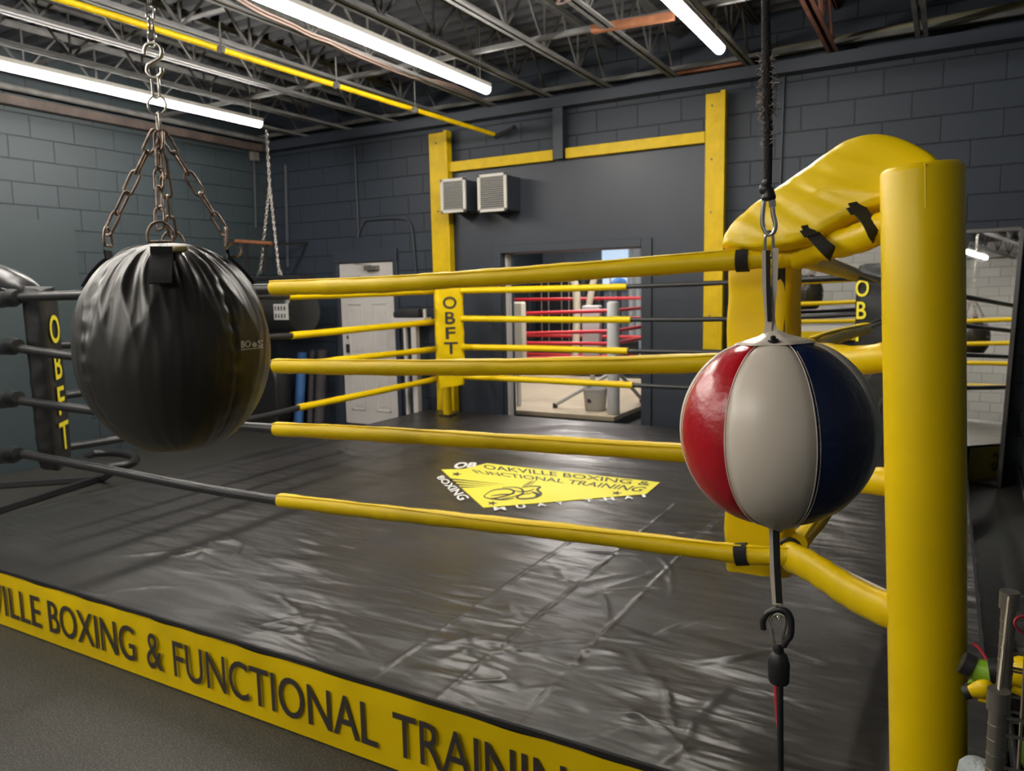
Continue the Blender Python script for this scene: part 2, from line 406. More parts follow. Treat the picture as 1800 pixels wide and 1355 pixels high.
for i, x in enumerate(JX):
    r_ = thing('roof_joist', (x, YF, jz0), f'{"red primed" if i == 9 else "grey"} open web steel roof joist, {ORD[i]} one from the left wall', 'roof joist', 'open web joists under the roof deck')
    if i == 0:
        joist_parts(r_, m_joist, x); first = r_
    elif i == 9: joist_parts(r_, m_joistr, x)
    else:
        for ch in first.children:
            d = ch.copy(); COL.objects.link(d); d.parent = r_; d.matrix_parent_inverse = first.children[0].matrix_parent_inverse
# bridging rods across the joists
def bridge(name, p, q, m, label, cat, wd=.03, th=.03):
    b = MB().bar(p, q, wd, th); o = b.build(name, m, smooth=False); tag(o, label, cat); return o
br = [(1000, 58, 'grey bridging bar crossing above the far end of the middle tube light'), (1000, 152, 'grey bridging bar nearest the back wall')]
for k, (px, py, lb) in enumerate(br):
    p = onz(px, py, jz0+.05)
    bridge('bridging_bar', (XL+.05, p.y, jz0+.05), (XR-.05, p.y, jz0+.05), m_joist, lb, 'ceiling bar', .035, .035)
for k, Yq in enumerate((4.1, 2.3, 0.6)):
    bridge('bridging_bar', (XL+.05, Yq, jz1-.03), (XR-.05, Yq, jz1-.03), m_joist, ('flat grey bar over the joists near the S hook of the round bag', 'flat grey bar over the joists above the upper left light', 'flat grey bar over the joists directly above the camera side')[k], 'ceiling bar', .06, .01)
p = onz(1040, 52, jz0+.02); q = onz(1185, 28, jz0+.02)
bridge('timber_batten', p, q, m_orange, 'short orange timber batten beside the right tube light', 'timber', .05, .05)
p = ony(1190, 125, YB-.12); q = ony(1325, 103, YB-.12)
bridge('timber_batten', p, q, m_orange, 'orange brown timber batten along the top of the back wall', 'timber', .05, .07)
p = ony(1360, 92, YB-.15); q = ony(1830, 4, YB-.15)
tag(MB().tube([p, q], .034, 14).build('pipe', mat('tan pipe', (.23, .21, .14), .5)), 'tan pipe running along the top right of the back wall', 'pipe')
# ledger beam and pipes over the left wall
zl = 3.23
tag(MB().box((XL+.005, YF, zl-.02), (XL+.10, YB-.02, zl+.06)).build('ledger_beam', mat('brown steel', (.10, .075, .065), .6, var=.3), smooth=False), 'brown steel ledger beam along the top of the left wall', 'beam')
tag(MB().box((XL+.06, YB-.14, jz0-.10), (XR-.02, YB-.004, jz0-.005)).build('ledger_beam', m_panel, smooth=False), 'dark painted ledger carrying joist ends on the back wall', 'beam')
tag(MB().tube([(XL+.16, YF, zl+.14), (XL+.16, YB-.1, zl+.10)], .03, 12).build('pipe', m_joist), 'grey pipe close under the roof along the left wall', 'pipe')
# yellow gas pipe
py_ = [onx(110, 0, -4.40), onx(500, 122, -4.40), ony(868, 236, YB-.12)]
a0 = py_[0]-(py_[1]-py_[0])*1.6
t = thing('gas_pipe', py_[2], 'long yellow pipe hanging under the roof joists', 'pipe')
b = MB().tube([a0, py_[1], py_[2]], .021, 14)
b.build('pipe_run', m_ypaint, t)
b = MB(); e = py_[2]
b.tube([e, e+V((.0, .03, -.02)), e+V((.14, .04, .02)), e+V((.22, .03, .05))], .022, 10); b.build('elbow', m_dark, t)
for f_ in (.25, .5, .72):
    b = MB(); c = py_[0].lerp(py_[2], f_); b.tube([c+V((0, 0, .03)), V((c.x, c.y, jz0+.02))], .006, 6); b.tube([c+V((0, -.012, 0)), c+V((0, .012, 0))], .028, 12)
    b.build('pipe_hanger', m_web, t)
# cable bundles
p = smoothpath([onz(380, -20, 3.33), onz(470, 28, 3.31), onz(545, 62, 3.30), onz(600, 85, 3.28), onz(700, 128, 3.31), onz(800, 155, 3.33), onz(868, 190, 3.33)])
b = MB()
for d in (V((0, 0, 0)), V((.022, 0, .01)), V((-.015, .0, .018))): b.tube([q+d+V((.008*math.sin(i*.9+d.x*300), 0, 0)) for i, q in enumerate(p)], .007, 8)
tag(b.build('cable_bundle', m_copper), 'loose pinkish cable bundle strung beside the middle tube light', 'cable')
c = onz(1003, -2, 3.28); b = MB()
for r_ in (.085, .095, .078): b.tube([c+V((r_*math.cos(a), .02*math.sin(a*2)+r_*.6*math.sin(a), r_*.35*math.sin(a))) for a in [2*PI*k/28 for k in range(28)]], .005, 6, closed=True)
tag(b.build('cable_coil', m_copper), 'pink coil of cable at the ceiling joist near top centre', 'cable')

# ================================================================= TUBE LIGHTS
LX = [(-5.76, 5.36), (-3.325, 5.52), (-1.44, 5.51)]
def tube_light(x, y1, label, L=2.44, z=3.15):
    t = thing('tube_light', (x, y1-L/2, z), label, 'ceiling light', 'white tube lights under the joists')
    MB().box((x-.035, y1-L, z+.012), (x+.035, y1, z+.05)).build('housing', m_grille, t, bevel=.006)
    b = MB().tube([(x, y1-L+.01, z), (x, y1-L+.02, z), (x, y1-.02, z), (x, y1-.01, z)], [.014, .036, .036, .014], 16)
    b.build('tube', m_tube, t)
    for yy in (y1-.12, y1-L+.12): MB().tube([(x, yy, z+.045), (x, yy, jz0+.3)], .003, 6).build('hanging_wire', m_steel, t)
    return t
tube_light(LX[0][0], LX[0][1], 'left one of the three lit tube lights, passing behind the round bag chain')
tube_light(LX[1][0], LX[1][1], 'middle one of the three lit tube lights, longest in view')
tube_light(LX[2][0], LX[2][1], 'right one of the three lit tube lights, cut by the top edge')
tube_light(LX[0][0], LX[0][1]-2.9, 'lit tube light on the left above the camera side of the ring')
tube_light(LX[1][0], LX[1][1]-2.9, 'lit tube light over the front edge of the ring')
tube_light(-5.76, -.6, 'lit tube light at the back of the gym on the left')
tube_light(-3.325, -.6, 'lit tube light at the back of the gym in the middle')
tube_light(-1.60, -.9, 'added unseen tube light behind the camera on the right, brightening the ball')  # extra lamp, added out of view to brighten the front of the ball

# ================================================================= YELLOW FRAME ON THE BACK WALL
def wall_post(px0, px1, ptop, z0, label, groove):
    a = ony(px0, ptop, YB-.09); c = ony(px1, ptop, YB-.09)
    t = thing('yellow_post', ((a.x+c.x)/2, YB-.1, z0), label, 'post')
    b = MB().box((a.x, YB-.1, z0), (c.x-.045, YB-.035, a.z)); b.build('plank', m_ypaint, t, bevel=.004)
    b = MB().box((c.x-.042, YB-.125, z0), (c.x, YB-.036, a.z+.01)); b.build('edge_board', m_ypaint, t, bevel=.004)
    for k in range(5):
        b = MB(); zz = z0+.3+(a.z-z0-.4)*k/4; b.lathe([(0, 0), (.009, 0), (.009, .006), (0, .008)], n=10, M=Matrix.Translation(((a.x+c.x)/2-.03, YB-.1, zz)) @ Matrix.Rotation(PI/2, 4, 'X'))
        b.build('bolt_head', m_rust, t)
    return a, c
wall_post(754, 788, 236, 0, 'tall yellow painted post left of the two air grilles', False)
wall_post(1241, 1277, 166, ony(1235, 614, YB-.09).z, 'yellow painted wall post right of the doorway, ending above the floor', True)
def beam(px0, px1, yt0, yb0, label):
    a = ony(px0, yt0[0], YB-.07); c = ony(px1, yt0[1], YB-.07); zt_ = (a.z+c.z)/2
    d = ony(px0, yb0, YB-.07).z
    tag(MB().box((a.x, YB-.09, d), (c.x, YB-.004, zt_)).build('yellow_beam', m_ypaint, bevel=.004), label, 'beam')
beam(789, 973, (286, 263), 303, 'short yellow beam above the two air grilles')
beam(995, 1240, (260, 232), 279, 'longer yellow beam over the smooth dark panel and doorway')
a = ony(984, 280, YB-.08)
b = MB().box((a.x-.05, YB-.12, a.z), (a.x+.05, YB-.10, jz0)); b.box((a.x-.012, YB-.10, a.z), (a.x+.012, YB-.003, jz0)); 
tag(b.build('steel_column', m_panel, smooth=False), 'dark painted steel hanger between the two yellow beams', 'column')

# two air grilles on dark boxes
def grille(px0, py0, px1, py1, Y, label):
    a = ony(px0, py0, Y); c = ony(px1, py1, Y); x0, x1, z0, z1 = a.x, c.x, c.z, a.z
    t = thing('air_grille', ((x0+x1)/2, Y, z0), label, 'vent', 'air grilles on the back wall')
    MB().box((x0+.015, Y+.012, z0+.015), (x1-.015, YB-.0305 if x0 > -4.5 else YB-.126, z1-.015)).build('duct_box', m_panel, t, bevel=.004)
    b = MB(); w_ = .028
    for q in (((x0, z0), (x1, z0+w_)), ((x0, z1-w_), (x1, z1)), ((x0, z0), (x0+w_, z1)), ((x1-w_, z0), (x1, z1))): b.box((q[0][0], Y-.008, q[0][1]), (q[1][0], Y+.015, q[1][1]))
    b.build('frame', m_grille, t, bevel=.003)
    b = MB(); n = 15
    for k in range(n):
        z = z0+w_+(z1-z0-2*w_)*(k+.5)/n; b.bar((x0+w_, Y+.002, z), (x1-w_, Y+.002, z), .014, .003, V((0, .6, 1)))
    b.build('louvre', m_grille, t, smooth=False)
grille(774, 316, 819, 372, 6.42, 'left white air grille overlapping the yellow post')
grille(839, 308, 891, 370, 6.42, 'right white air grille on the dark panel')

# conduits painted with the wall
def conduit(pts, label, m=m_wback, r=.014):
    tag(MB().tube(smoothpath(pts, 5), r, 8).build('conduit', m), label, 'conduit')
mc = mat('slate painted pipe', (.05, .055, .07), .5)
conduit([ony(502, 290, YB-.02), ony(504, 380, YB-.02), ony(506, 470, YB-.02)], 'pale conduit up the back wall next to the room corner', mc, .022)
conduit([ony(623, 257, YB-.02), ony(630, 405, YB-.02), ony(629, 412, YB-.02)], 'slim conduit on the back wall above the white door', mc, .01)
conduit([ony(630, 412, YB-.02), ony(640, 390, YB-.02), ony(655, 386, YB-.02), ony(705, 384, YB-.02), ony(722, 395, YB-.02), ony(728, 440, YB-.02), ony(733, 500, YB-.02)], 'bent conduit curving over the white door', mc, .010)
conduit([ony(1380, 110, YB-.015), ony(1372, 330, YB-.015)], 'thin dark conduit behind the hanging cord', mc, .008)
conduit([onx(446, 272, XL+.02), onx(450, 400, XL+.02)], 'conduit on the left wall close to the corner', mc, .014)
a = onx(447, 275, XL+.03)
tag(MB().box((XL+.002, a.y-.05, a.z-.05), (XL+.06, a.y+.05, a.z+.05)).build('junction_box', mat('grey box', (.2, .2, .18), .5), bevel=.005), 'small grey junction box high on the left wall near the corner', 'junction box')

# ================================================================= BOXING RING
A_ = V((-4.13, 2.12, 0)); B_ = V((-4.28, 6.12, 0)); C_ = V((-.42, 6.12, 0)); D_ = V((-.40, 2.24, 0))
t = ring = thing('ring_platform', ((PX0+PX1)/2, (PY0+PY1)/2, 0), 'low boxing ring platform with black canvas and yellow lettered apron', 'boxing ring')
b = MB().box((PX0+.02, PY0+.02, 0), (PX1-.02, PY1-.02, PH-.012)); b.build('platform_frame', m_dark, t, smooth=False)
# canvas: fine grid with shallow folds, wrapping a little over the edge
b = MB(); nx, ny = 560, 420
rnd = random.Random(3)
fans = []          # short radiating creases around stress points
for (px, py, n, L, sp) in ((895, 1128, 9, .34, 1.2), (1180, 1275, 8, .38, 1.5), (1040, 1040, 8, .35, 1.6), (330, 965, 8, .3, 1.4), (215, 1045, 5, .3, .8), (700, 870, 6, .4, 1.), (1130, 930, 6, .45, 1.2), (1330, 1140, 6, .35, 1.), (960, 1190, 8, .25, .5), (820, 1150, 8, .3, 1.4), (1090, 1130, 7, .3, 1.2), (1230, 1300, 7, .3, 1.6), (560, 1080, 8, .35, 1.5), (400, 960, 6, .35, 1.2), (620, 800, 6, .5, .8), (1150, 980, 9, .5, 1.3)):
    c = onz(px, py, PH)
    for k in range(n):
        a = rnd.uniform(-sp, sp)+rnd.choice((0, PI)); l = L*rnd.uniform(.5, 1.2); off = V((rnd.uniform(-.1, .1), rnd.uniform(-.12, .12), 0))
        fans.append((c+off, V((math.cos(a), math.sin(a), 0)), l, rnd.uniform(.008, .020), rnd.uniform(.002, .0065)))
seams = [onz(658, 1189, PH).x, onz(775, 1223, PH).x, onz(915, 1264, PH).x]
lgx = [onz(*p, PH) for p in ((776, 825), (1160, 847), (850, 895), (856, 812))]
LGB = (min(p.x for p in lgx)-.08, max(p.x for p in lgx)+.08, min(p.y for p in lgx)-.12, max(p.y for p in lgx)+.12)
def canvas_z(x, y):
    out = max(LGB[0]-x, x-LGB[1], LGB[2]-y, y-LGB[3])
    if out <= 0: return 0.
    z = 0.; damp = min(1, out/.15)
    for c, d, l, w_, h in fans:
        dx = x-c.x; dy = y-c.y
        if abs(dx) > l+.05 or abs(dy) > l+.05: continue
        s = dx*d.x+dy*d.y
        if 0 < s < l:
            q = (dx*d.y-dy*d.x)+.02*math.sin(s*9); q /= w_
            if abs(q) < 3: z += h*math.exp(-q*q)*math.sin(PI*s/l)
    for sx in seams:
        q = (x-sx)/.008
        if abs(q) < 3 and y < 4.2: z += .004*math.exp(-q*q)*(1+.5*math.sin(y*23))
        q = (x-sx-.02)/.03
        if abs(q) < 3 and y < 4.2: z += .003*math.exp(-q*q)*max(0, math.sin(y*31+sx*9)*math.sin(y*7))
    z += .0012*math.sin(x*7+math.sin(y*5)*2)*math.sin(y*9+x*3)
    return z*damp
for j in range(ny+1):
    v_ = j/ny; yy = PY0+(PY1-PY0)*(v_**1.35)
    for i in range(nx+1):
        xx = PX0+(PX1-PX0)*i/nx
        ed = min(1, min(yy-PY0, PY1-yy, xx-PX0, PX1-xx)/.03)
        b.v.append(V((xx, yy, PH+.001+canvas_z(xx, yy)*max(0, ed))))
for j in range(ny):
    for i in range(nx): k = j*(nx+1)+i; b.f.append((k, k+1, k+nx+2, k+nx+1))
b.build('canvas', m_canvas, t, ang=80)
b = MB()
for (p, q) in (((PX0, PY0), (PX1, PY0)), ((PX1, PY0), (PX1, PY1)), ((PX1, PY1), (PX0, PY1)), ((PX0, PY1), (PX0, PY0))):
    b.bar((*p, PH-.006), (*q, PH-.006), .012, .016)
b.build('canvas_hem', m_strap, t)
# aprons: gently wavy cloth
def apron(p, q, nrm):
    p, q = V(p), V(q); n = 140; b = MB(); rows = 8; nrm = V(nrm)
    for j in range(rows+1):
        for i in range(n+1):
            u = i/n; v_ = j/rows; s = (q-p).length*u
            wv = .004*math.sin(s*5+1.3*math.sin(s*1.7))*math.sin(PI*v_)+.003*math.sin(s*13+v_*4)*(v_**2)
            if v_ > .75: wv += .003*math.sin(s*21+2*math.sin(s*3))*(v_-.75)*4
            b.v.append(p.lerp(q, u)+V((0, 0, .005+(PH-.016-.005)*v_))+nrm*(.006+wv))
    for j in range(rows):
        for i in range(n): k = j*(n+1)+i; b.f.append((k, k+1, k+n+2, k+n+1))
    return b
ap = apron((PX0, PY0, 0), (PX1, PY0, 0), (0, -1, 0)).build('apron', m_yvin, t, ang=80)
apron((PX1, PY0, 0), (PX1, PY1, 0), (1, 0, 0)).build('apron', m_yvin, t, ang=80)
apron((PX0, PY0, 0), (PX0, PY1, 0), (-1, 0, 0)).build('apron', m_bvin, t, ang=80)
# apron writing, each word fitted between its measured ends
def apron_word(mb, word, xa, xb):
    z0, z1 = .062, .212
    Y = PY0-.0155
    text_on(mb, word, flat_fn((xa, Y, z0), (xb-xa, 0, 0), (0, 0, z1-z0)), .006)
def ax(px, py): return ony(px, py, PY0-.015).x
b = MB()
words = [('BOXING', ax(84, 1075), ax(236, 1125)), ('&', ax(257, 1140), ax(285, 1155)), ('FUNCTIONAL', ax(304, 1150), ax(663, 1285)), ('TRAINING', ax(690, 1260), ax(1063, 1400))]
xe = ax(70, 1070); lw = (words[0][2]-words[0][1])
words.append(('OAKVILLE', xe-lw*1.32, xe))
for w_, xa, xb in words: apron_word(b, w_, xa, xb)
b.build('lettering', m_letter, ap, smooth=False)
b = MB(); text_on(b, 'OAKVILLE BOXING & FUNCTIONAL TRAINING', flat_fn((PX1+.016, PY0+.3, .062), (0, 4.0, 0), (0, 0, .15)), .006); b.build('lettering', m_letter, t, smooth=False)
# painted logo on the canvas
ZL = PH+.0055
def cz(px, py, dz=0.): return onz(px, py, ZL+dz)
m_logo = mat('yellow logo print', (.75, .68, .06), .55, bump=.05)
poly = [(776, 825), (815, 824), (856, 814), (1160, 847.5), (1136, 868), (850, 892)]
b = MB(); b.prism([cz(*p) for p in poly], (0, 0, -1), .004); logo = b.build('logo', m_logo, t, smooth=False)
def word4(mb, w_, bl, br_, tl, tr, dz=.0008, off=0.):
    p = [cz(*q, dz) for q in (bl, br_, tl, tr)]
    def fn(u, v_): return (p[0]*(1-u)+p[1]*u)*(1-v_)+(p[2]*(1-u)+p[3]*u)*v_
    text_on(mb, w_, fn, off)
b = MB()
def CR(x, y): return (740+x/3.913, 780+y/3.913)
word4(b, 'OAKVILLE BOXING &', CR(440, 172), CR(1570, 290), CR(425, 142), CR(1590, 262), off=.01)
word4(b, 'FUNCTIONAL TRAINING', CR(385, 203), CR(1500, 330), CR(345, 178), CR(1560, 300), off=.01)
for k in range(4):     # speed lines
    b.prism([cz(*CR(195+k*26, 236+k*19), .0008), cz(*CR(590-k*60, 281+k*6), .0008), cz(*CR(200+k*26, 245+k*19), .0008)], (0, 0, 1), .0003)
def star(c, r, rot=0):
    P = []
    for k in range(10):
        a = PI/5*k+rot; rr = r if k % 2 == 0 else r*.42; P.append((c[0]+rr*math.cos(a)*1.6, c[1]+rr*math.sin(a)*.62))
    b.prism([cz(*CR(*p), .0008) for p in P], (0, 0, 1), .0003)
for c in ((245, 208), (490, 408), (1345, 338)): star(c, 24)
# pair of gloves in line art
def stroke(pts, w_=7):
    P = smoothpath([V((*p, 0)) for p in pts], 5)
    L, R = [], []
    for i, p in enumerate(P):
        d = (P[min(i+1, len(P)-1)]-P[max(i-1, 0)]).normalized(); n = V((-d.y, d.x*.5, 0)); tt = w_*(.35+.65*math.sin(PI*i/(len(P)-1)))
        L.append(p+n*tt); R.append(p-n*tt)
    for i in range(len(P)-1):
        b.add([cz(*CR(q.x, q.y), .0010) for q in (L[i], L[i+1], R[i+1], R[i])], [(0, 1, 2, 3)])
stroke([(440, 350), (500, 318), (600, 310), (640, 330), (600, 352), (500, 375), (440, 368), (440, 350)], 9)
stroke([(560, 300), (640, 298), (690, 310), (700, 340), (640, 362), (560, 375)], 8)
stroke([(480, 358), (560, 348), (640, 345)], 8); stroke([(470, 378), (560, 383), (640, 375)], 10)
stroke([(700, 300), (760, 292), (820, 296), (800, 315), (825, 345), (780, 370), (700, 378), (660, 370), (690, 350), (760, 340)], 11)
stroke([(640, 320), (690, 330), (740, 325), (780, 310)], 8); stroke([(760, 330), (800, 345), (790, 362)], 14)
stroke([(690, 305), (720, 280), (760, 255)], 4); stroke([(710, 300), (745, 275), (775, 250)], 4); stroke([(735, 300), (770, 270), (800, 245)], 3)
b.build('logo_print', mat('black logo print', (.05, .045, .03), .6), logo, smooth=False)
b = MB()
word4(b, 'OB', CR(215, 172), CR(372, 158), CR(245, 126), CR(395, 128), off=.04); b.build('lettering', m_wletter, t, smooth=False); b = MB()
word4(b, 'BOXING', CR(108, 232), CR(262, 390), CR(150, 215), CR(338, 372), off=.02); b.build('lettering', m_wletter, t, smooth=False); b = MB()
# spaced MUAY THAI under the lower edge
chars = [('M', 500, 585, 432, 458), ('U', 653, 722, 418, 443), ('A', 795, 862, 405, 430), ('Y', 930, 985, 396, 418), ('T', 1128, 1185, 378, 400), ('H', 1256, 1332, 365, 390), ('A', 1395, 1460, 356, 380), ('I', 1520, 1546, 345, 368)]
for k_, (ch, x0, x1, y0, y1) in enumerate(chars):
    if k_ == 4: b.build('lettering', m_wletter, t, smooth=False); b = MB()
    word4(b, ch, CR(x0+6, y1), CR(x1+3, y1-3), CR(x0-4, y0+2), CR(x1-10, y0), off=.03)
b.build('lettering', m_wletter, t, smooth=False)

# posts
def ring_post(base, top, m, label, r=.086, pad=None):
    t = thing('ring_post', base, label, 'ring post', 'padded corner posts of the ring')
    base, top = V(base), V(top); ax_ = (top-base); L = ax_.length
    M = Matrix.Translation(base) @ ax_.to_track_quat('Z', 'Y').to_matrix().to_4x4()
    MB().lathe([(r-.015, .0), (r, .008), (r, L*.3), (r*1.01, L*.6), (r, L-.014), (r-.004, L-.005), (r-.012, L), (r*.5, L+.001)], n=48, M=M).build('post_cover', m, t)
    b = MB(); P = []; sd = M.to_3x3().inverted() @ (-RT*.40-FWD*.91); sa = math.atan2(sd.y, sd.x)
    for k in range(40): P.append(M @ V((math.cos(sa)*(r-.0012), math.sin(sa)*(r-.0012), L-.10+.094*k/39)))
    b.tube(P, .0022, 5); b.build('seam', m, t)
    b = MB().lathe([(r*.9, 0), (r+.05, 0), (r+.05, .012), (r*.9, .014)], n=4, M=Matrix.Translation((base.x, base.y, PH+.001)) @ Matrix.Rotation(PI/4, 4, 'Z')); b.build('base_plate', m_dark, t)
    return t
Dp0 = onz(1631, 1372, PH+.010); Dp1 = ony(1620, 291, 2.0)
ring_post(Dp0, Dp1, m_yvin, 'big yellow padded ring post at the right, close to the camera')
ring_post((-4.50, 1.93, PH+.010), (-4.50, 1.93, 1.78), m_bvin, 'black padded ring post at the front left corner')
ring_post((-.17, 6.38, PH+.010), (-.17, 6.36, 1.74), m_bvin, 'black padded ring post at the far right corner behind the yellow one')
Bp = onz(787, 729, PH+.010)
ring_post(Bp, Bp+V((0, 0, 1.42)), m_ypaint, 'slim yellow ring post in the far left corner in front of the wall', r=.045)

# corner pads: soft upright cushions
def pad(c, nrm, w_, th, z0, z1, m, label, letters=None, ml=None, cap_h=None, lw=.09, ltop=.1, lside=0.):
    c = V((c[0], c[1], 0)); n = V((nrm[0], nrm[1], 0)); n.normalize(); s = V((-n.y, n.x, 0))
    t = thing('corner_pad', (c.x, c.y, z0), label, 'corner pad', 'corner pads of the ring')
    b = MB(); rows = 40; per = 40
    def outline(k, zz, v_):
        a = 2*PI*k/per; ex = .45
        x = math.copysign(abs(math.cos(a))**ex, math.cos(a)); y = math.copysign(abs(math.sin(a))**ex, math.sin(a))
        end = 1-.10*(abs(2*v_-1)**10)
        wr = .0022*math.sin(zz*48+2.2*math.sin(a*2)+3*math.sin(zz*7))*(.4+.6*abs(math.sin(zz*4+a)))
        return c+s*(x*(w_/2)*end)+n*(y*(th/2)*end)+(s*x+n*y).normalized()*wr+V((0, 0, zz+.012*math.sin(2*a)*(abs(2*v_-1)**6)))
    for j in range(rows+1):
        v_ = j/rows; zz = z0+(z1-z0)*v_
        for k in range(per): b.v.append(outline(k, zz, v_))
    for j in range(rows):
        for k in range(per): k2 = (k+1) % per; b.f.append((j*per+k, j*per+k2, (j+1)*per+k2, (j+1)*per+k))
    b.f.append(tuple(range(per-1, -1, -1))); b.f.append(tuple(rows*per+k for k in range(per)))
    cush = b.build('cushion', m, t, ang=70)
    if letters:
        b = MB(); zc = z1-ltop; h = cap_h
        for ch in letters:
            ww = lw*(1.0 if ch in 'OT' else .72)
            o = c+n*(th/2+.0075)-s*(ww/2)+s*lside
            text_on(b, ch, flat_fn(o+V((0, 0, zc-h)), s*ww, (0, 0, h)), .012)
            zc -= h*1.27
        # letters run left to right as seen from the ring
        b.build('lettering', ml, cush, smooth=False)
    return t
# front left (black), seen from the side: letters face the ring
pc = onz(64, 822, PH+.36)
pad((-4.167, 2.285), (.72, .69), .27, .11, PH+.36, PH+1.31, m_bvin, 'black corner pad lettered OBFT at the far left of the photo', 'OBFT', m_yletter, .15, .15, .14, lside=-.02)
pb = ony(791, 600, 6.0)
pad((pb.x, 6.0), (.66, -.75), .27, .12, ony(795, 678, 6.0).z, ony(790, 492, 6.0).z, m_yvin, 'yellow corner pad lettered OBFT in the far left ring corner', 'OBFT', m_letter, .112, .13, .155)
pcx = ony(1543, 560, 6.02)
pad((pcx.x, 6.02), (-.38, -.92), .30, .13, PH+.38, PH+1.38, m_bvin, 'black corner pad lettered OBFT beside the near yellow post', 'OBFT', m_yletter, .125, .10, .10, lside=-.085)
pd = ony(1338, 700, 2.36)
t = pad((pd.x, 2.37), (-.30, -.95), .205, .115, ony(1330, 1003, 2.36).z, ony(1330, 432, 2.36).z, m_yvin, 'plain yellow corner pad directly behind the tricolour ball')
p0 = ony(1374, 440, 2.30); p1 = ony(1372, 640, 2.30)
MB().bar(p0, p1, .022, .004, V((0, 1, 0))).build('strap', m_strap, t)

# ropes
def zwrap(pts, r, n=14):
    """rope sleeve: slightly uneven tube with a proud seam line"""
    P = smoothpath(pts, 14); b = MB()
    b.tube(P, [r*(1+.035*math.sin(i*.8)+.02*math.sin(i*2.3)) for i in range(len(P))], n)
    Q = []
    for i, p in enumerate(P):
        d = (P[min(i+1, len(P)-1)]-P[max(i-1, 0)]).normalized(); s = d.cross(V((0, 0, 1))).normalized(); u_ = s.cross(d)
        if s.y > 0: s = -s
        a = .95+.25*math.sin(i*.13); Q.append(p+(s*math.cos(a)+u_*math.sin(a))*(r*1.02))
    b.tube(Q, r*.13, 5)
    return b
SIDE = {'front': 'front', 'left': 'left', 'back': 'far', 'right': 'right'}
LV = ['top', 'second', 'third', 'bottom']
def rope(side, lv, ypts, kpts, ry, rk, order='ky'):
    """ypts yellow sleeved stretch, kpts black sleeved stretch"""
    t = thing('ring_rope', ypts[0] if ypts else kpts[0], f'{LV[lv]} ring rope on the {side} side of the ring' + (', part black part yellow' if ypts and kpts else ''), 'rope', 'ring ropes')
    if kpts: zwrap(kpts, rk).build('black_sleeve', m_brope, t)
    if ypts:
        zwrap(ypts, ry).build('yellow_sleeve', m_yrope, t)
    return t
def fy(px, py): return ony(px, py, 2.10+.12*(px-30)/1355)
fr = [([(480, 506), (640, 502), (780, 493), (1000, 478), (1290, 457), (1390, 452)], [(20, 523), (140, 519), (485, 508)]),
      ([(485, 643), (640, 646), (870, 645), (1200, 639), (1390, 630)], [(30, 612), (135, 627), (260, 637), (490, 643)]),
      ([(486, 754), (640, 762), (850, 774), (1200, 796), (1385, 812)], [(32, 704), (165, 722), (300, 738), (490, 755)]),
      ([(493, 879), (640, 897), (800, 914), (1000, 936), (1290, 972), (1388, 976)], [(42, 798), (200, 828), (350, 857), (497, 881)])]
for i, (yy, kk) in enumerate(fr):
    rope('front', i, [fy(*p) for p in yy], [fy(*p) for p in kk], .029, .0215)
# straps on the front ropes near the corner
for (px, py, lb) in ((1306, 457, 'black tape band on the top front rope near the corner'), (1304, 974, 'black tape band on the bottom front rope near the corner')):
    p = fy(px-11, py+.5); q = fy(px+11, py-.5); tag(MB().tube([p, q], .0335, 18).build('tape_band', m_strap), lb, 'strap')
lf = [([(506, 521), (640, 517), (766, 512)], [(88, 521), (300, 520), (512, 521)]),
      ([(512, 590), (640, 578), (768, 565)], [(84, 607), (300, 600), (516, 590)]),
      ([(520, 643), (600, 632.5), (772, 613)], [(88, 698), (300, 671), (524, 642)]),
      ([(524, 717), (640, 693), (774, 665)], [(92, 790), (210, 772), (440, 736), (528, 716)])]
for i, (yy, kk) in enumerate(lf):
    f2 = lambda p: onx(p[0], p[1], -4.35)
    rope('left', i, [f2(p) for p in yy], [f2(p) for p in kk], .028, .022)
bk = [([(812, 511), (960, 508), (1102, 504)], [(1098, 504), (1275, 497), (1405, 491), (1525, 486)]),
      ([(812, 560), (960, 562), (1109, 562)], [(1105, 562), (1275, 561), (1405, 557), (1528, 551)]),
      ([(815, 610), (960, 613), (1104, 617)], [(1100, 617), (1275, 619), (1405, 618), (1528, 616)]),
      ([(817, 662), (960, 669), (1113, 677)], [(1108, 677), (1275, 684), (1405, 688), (1528, 690)])]
for i, (yy, kk) in enumerate(bk):
    rope('far', i, [ony(p[0], p[1], 6.04) for p in yy], [ony(p[0], p[1], 6.04) for p in kk], .028, .019)
rp = [([(1408, 452, 2.35), (1450, 466, 3.0), (1500, 482, 3.9)], [(1497, 481, 3.85), (1548, 494, 5.9)]),
      ([(1400, 620, 2.35), (1455, 596, 3.0), (1522, 577, 4.2)], [(1518, 577, 4.1), (1552, 562, 5.9)]),
      ([(1400, 800, 2.35), (1460, 730, 3.0), (1513, 672, 4.0)], [(1511, 675, 3.9), (1549, 630, 5.9)]),
      ([(1402, 955, 2.35), (1453, 893, 2.8), (1500, 815, 3.5)], [(1498, 817, 3.45), (1530, 760, 4.4), (1551, 705, 5.9)])]
for i, (yy, kk) in enumerate(rp):
    rope('right', i, [ony(*p) for p in yy], [ony(*p) for p in kk], .029, .022)

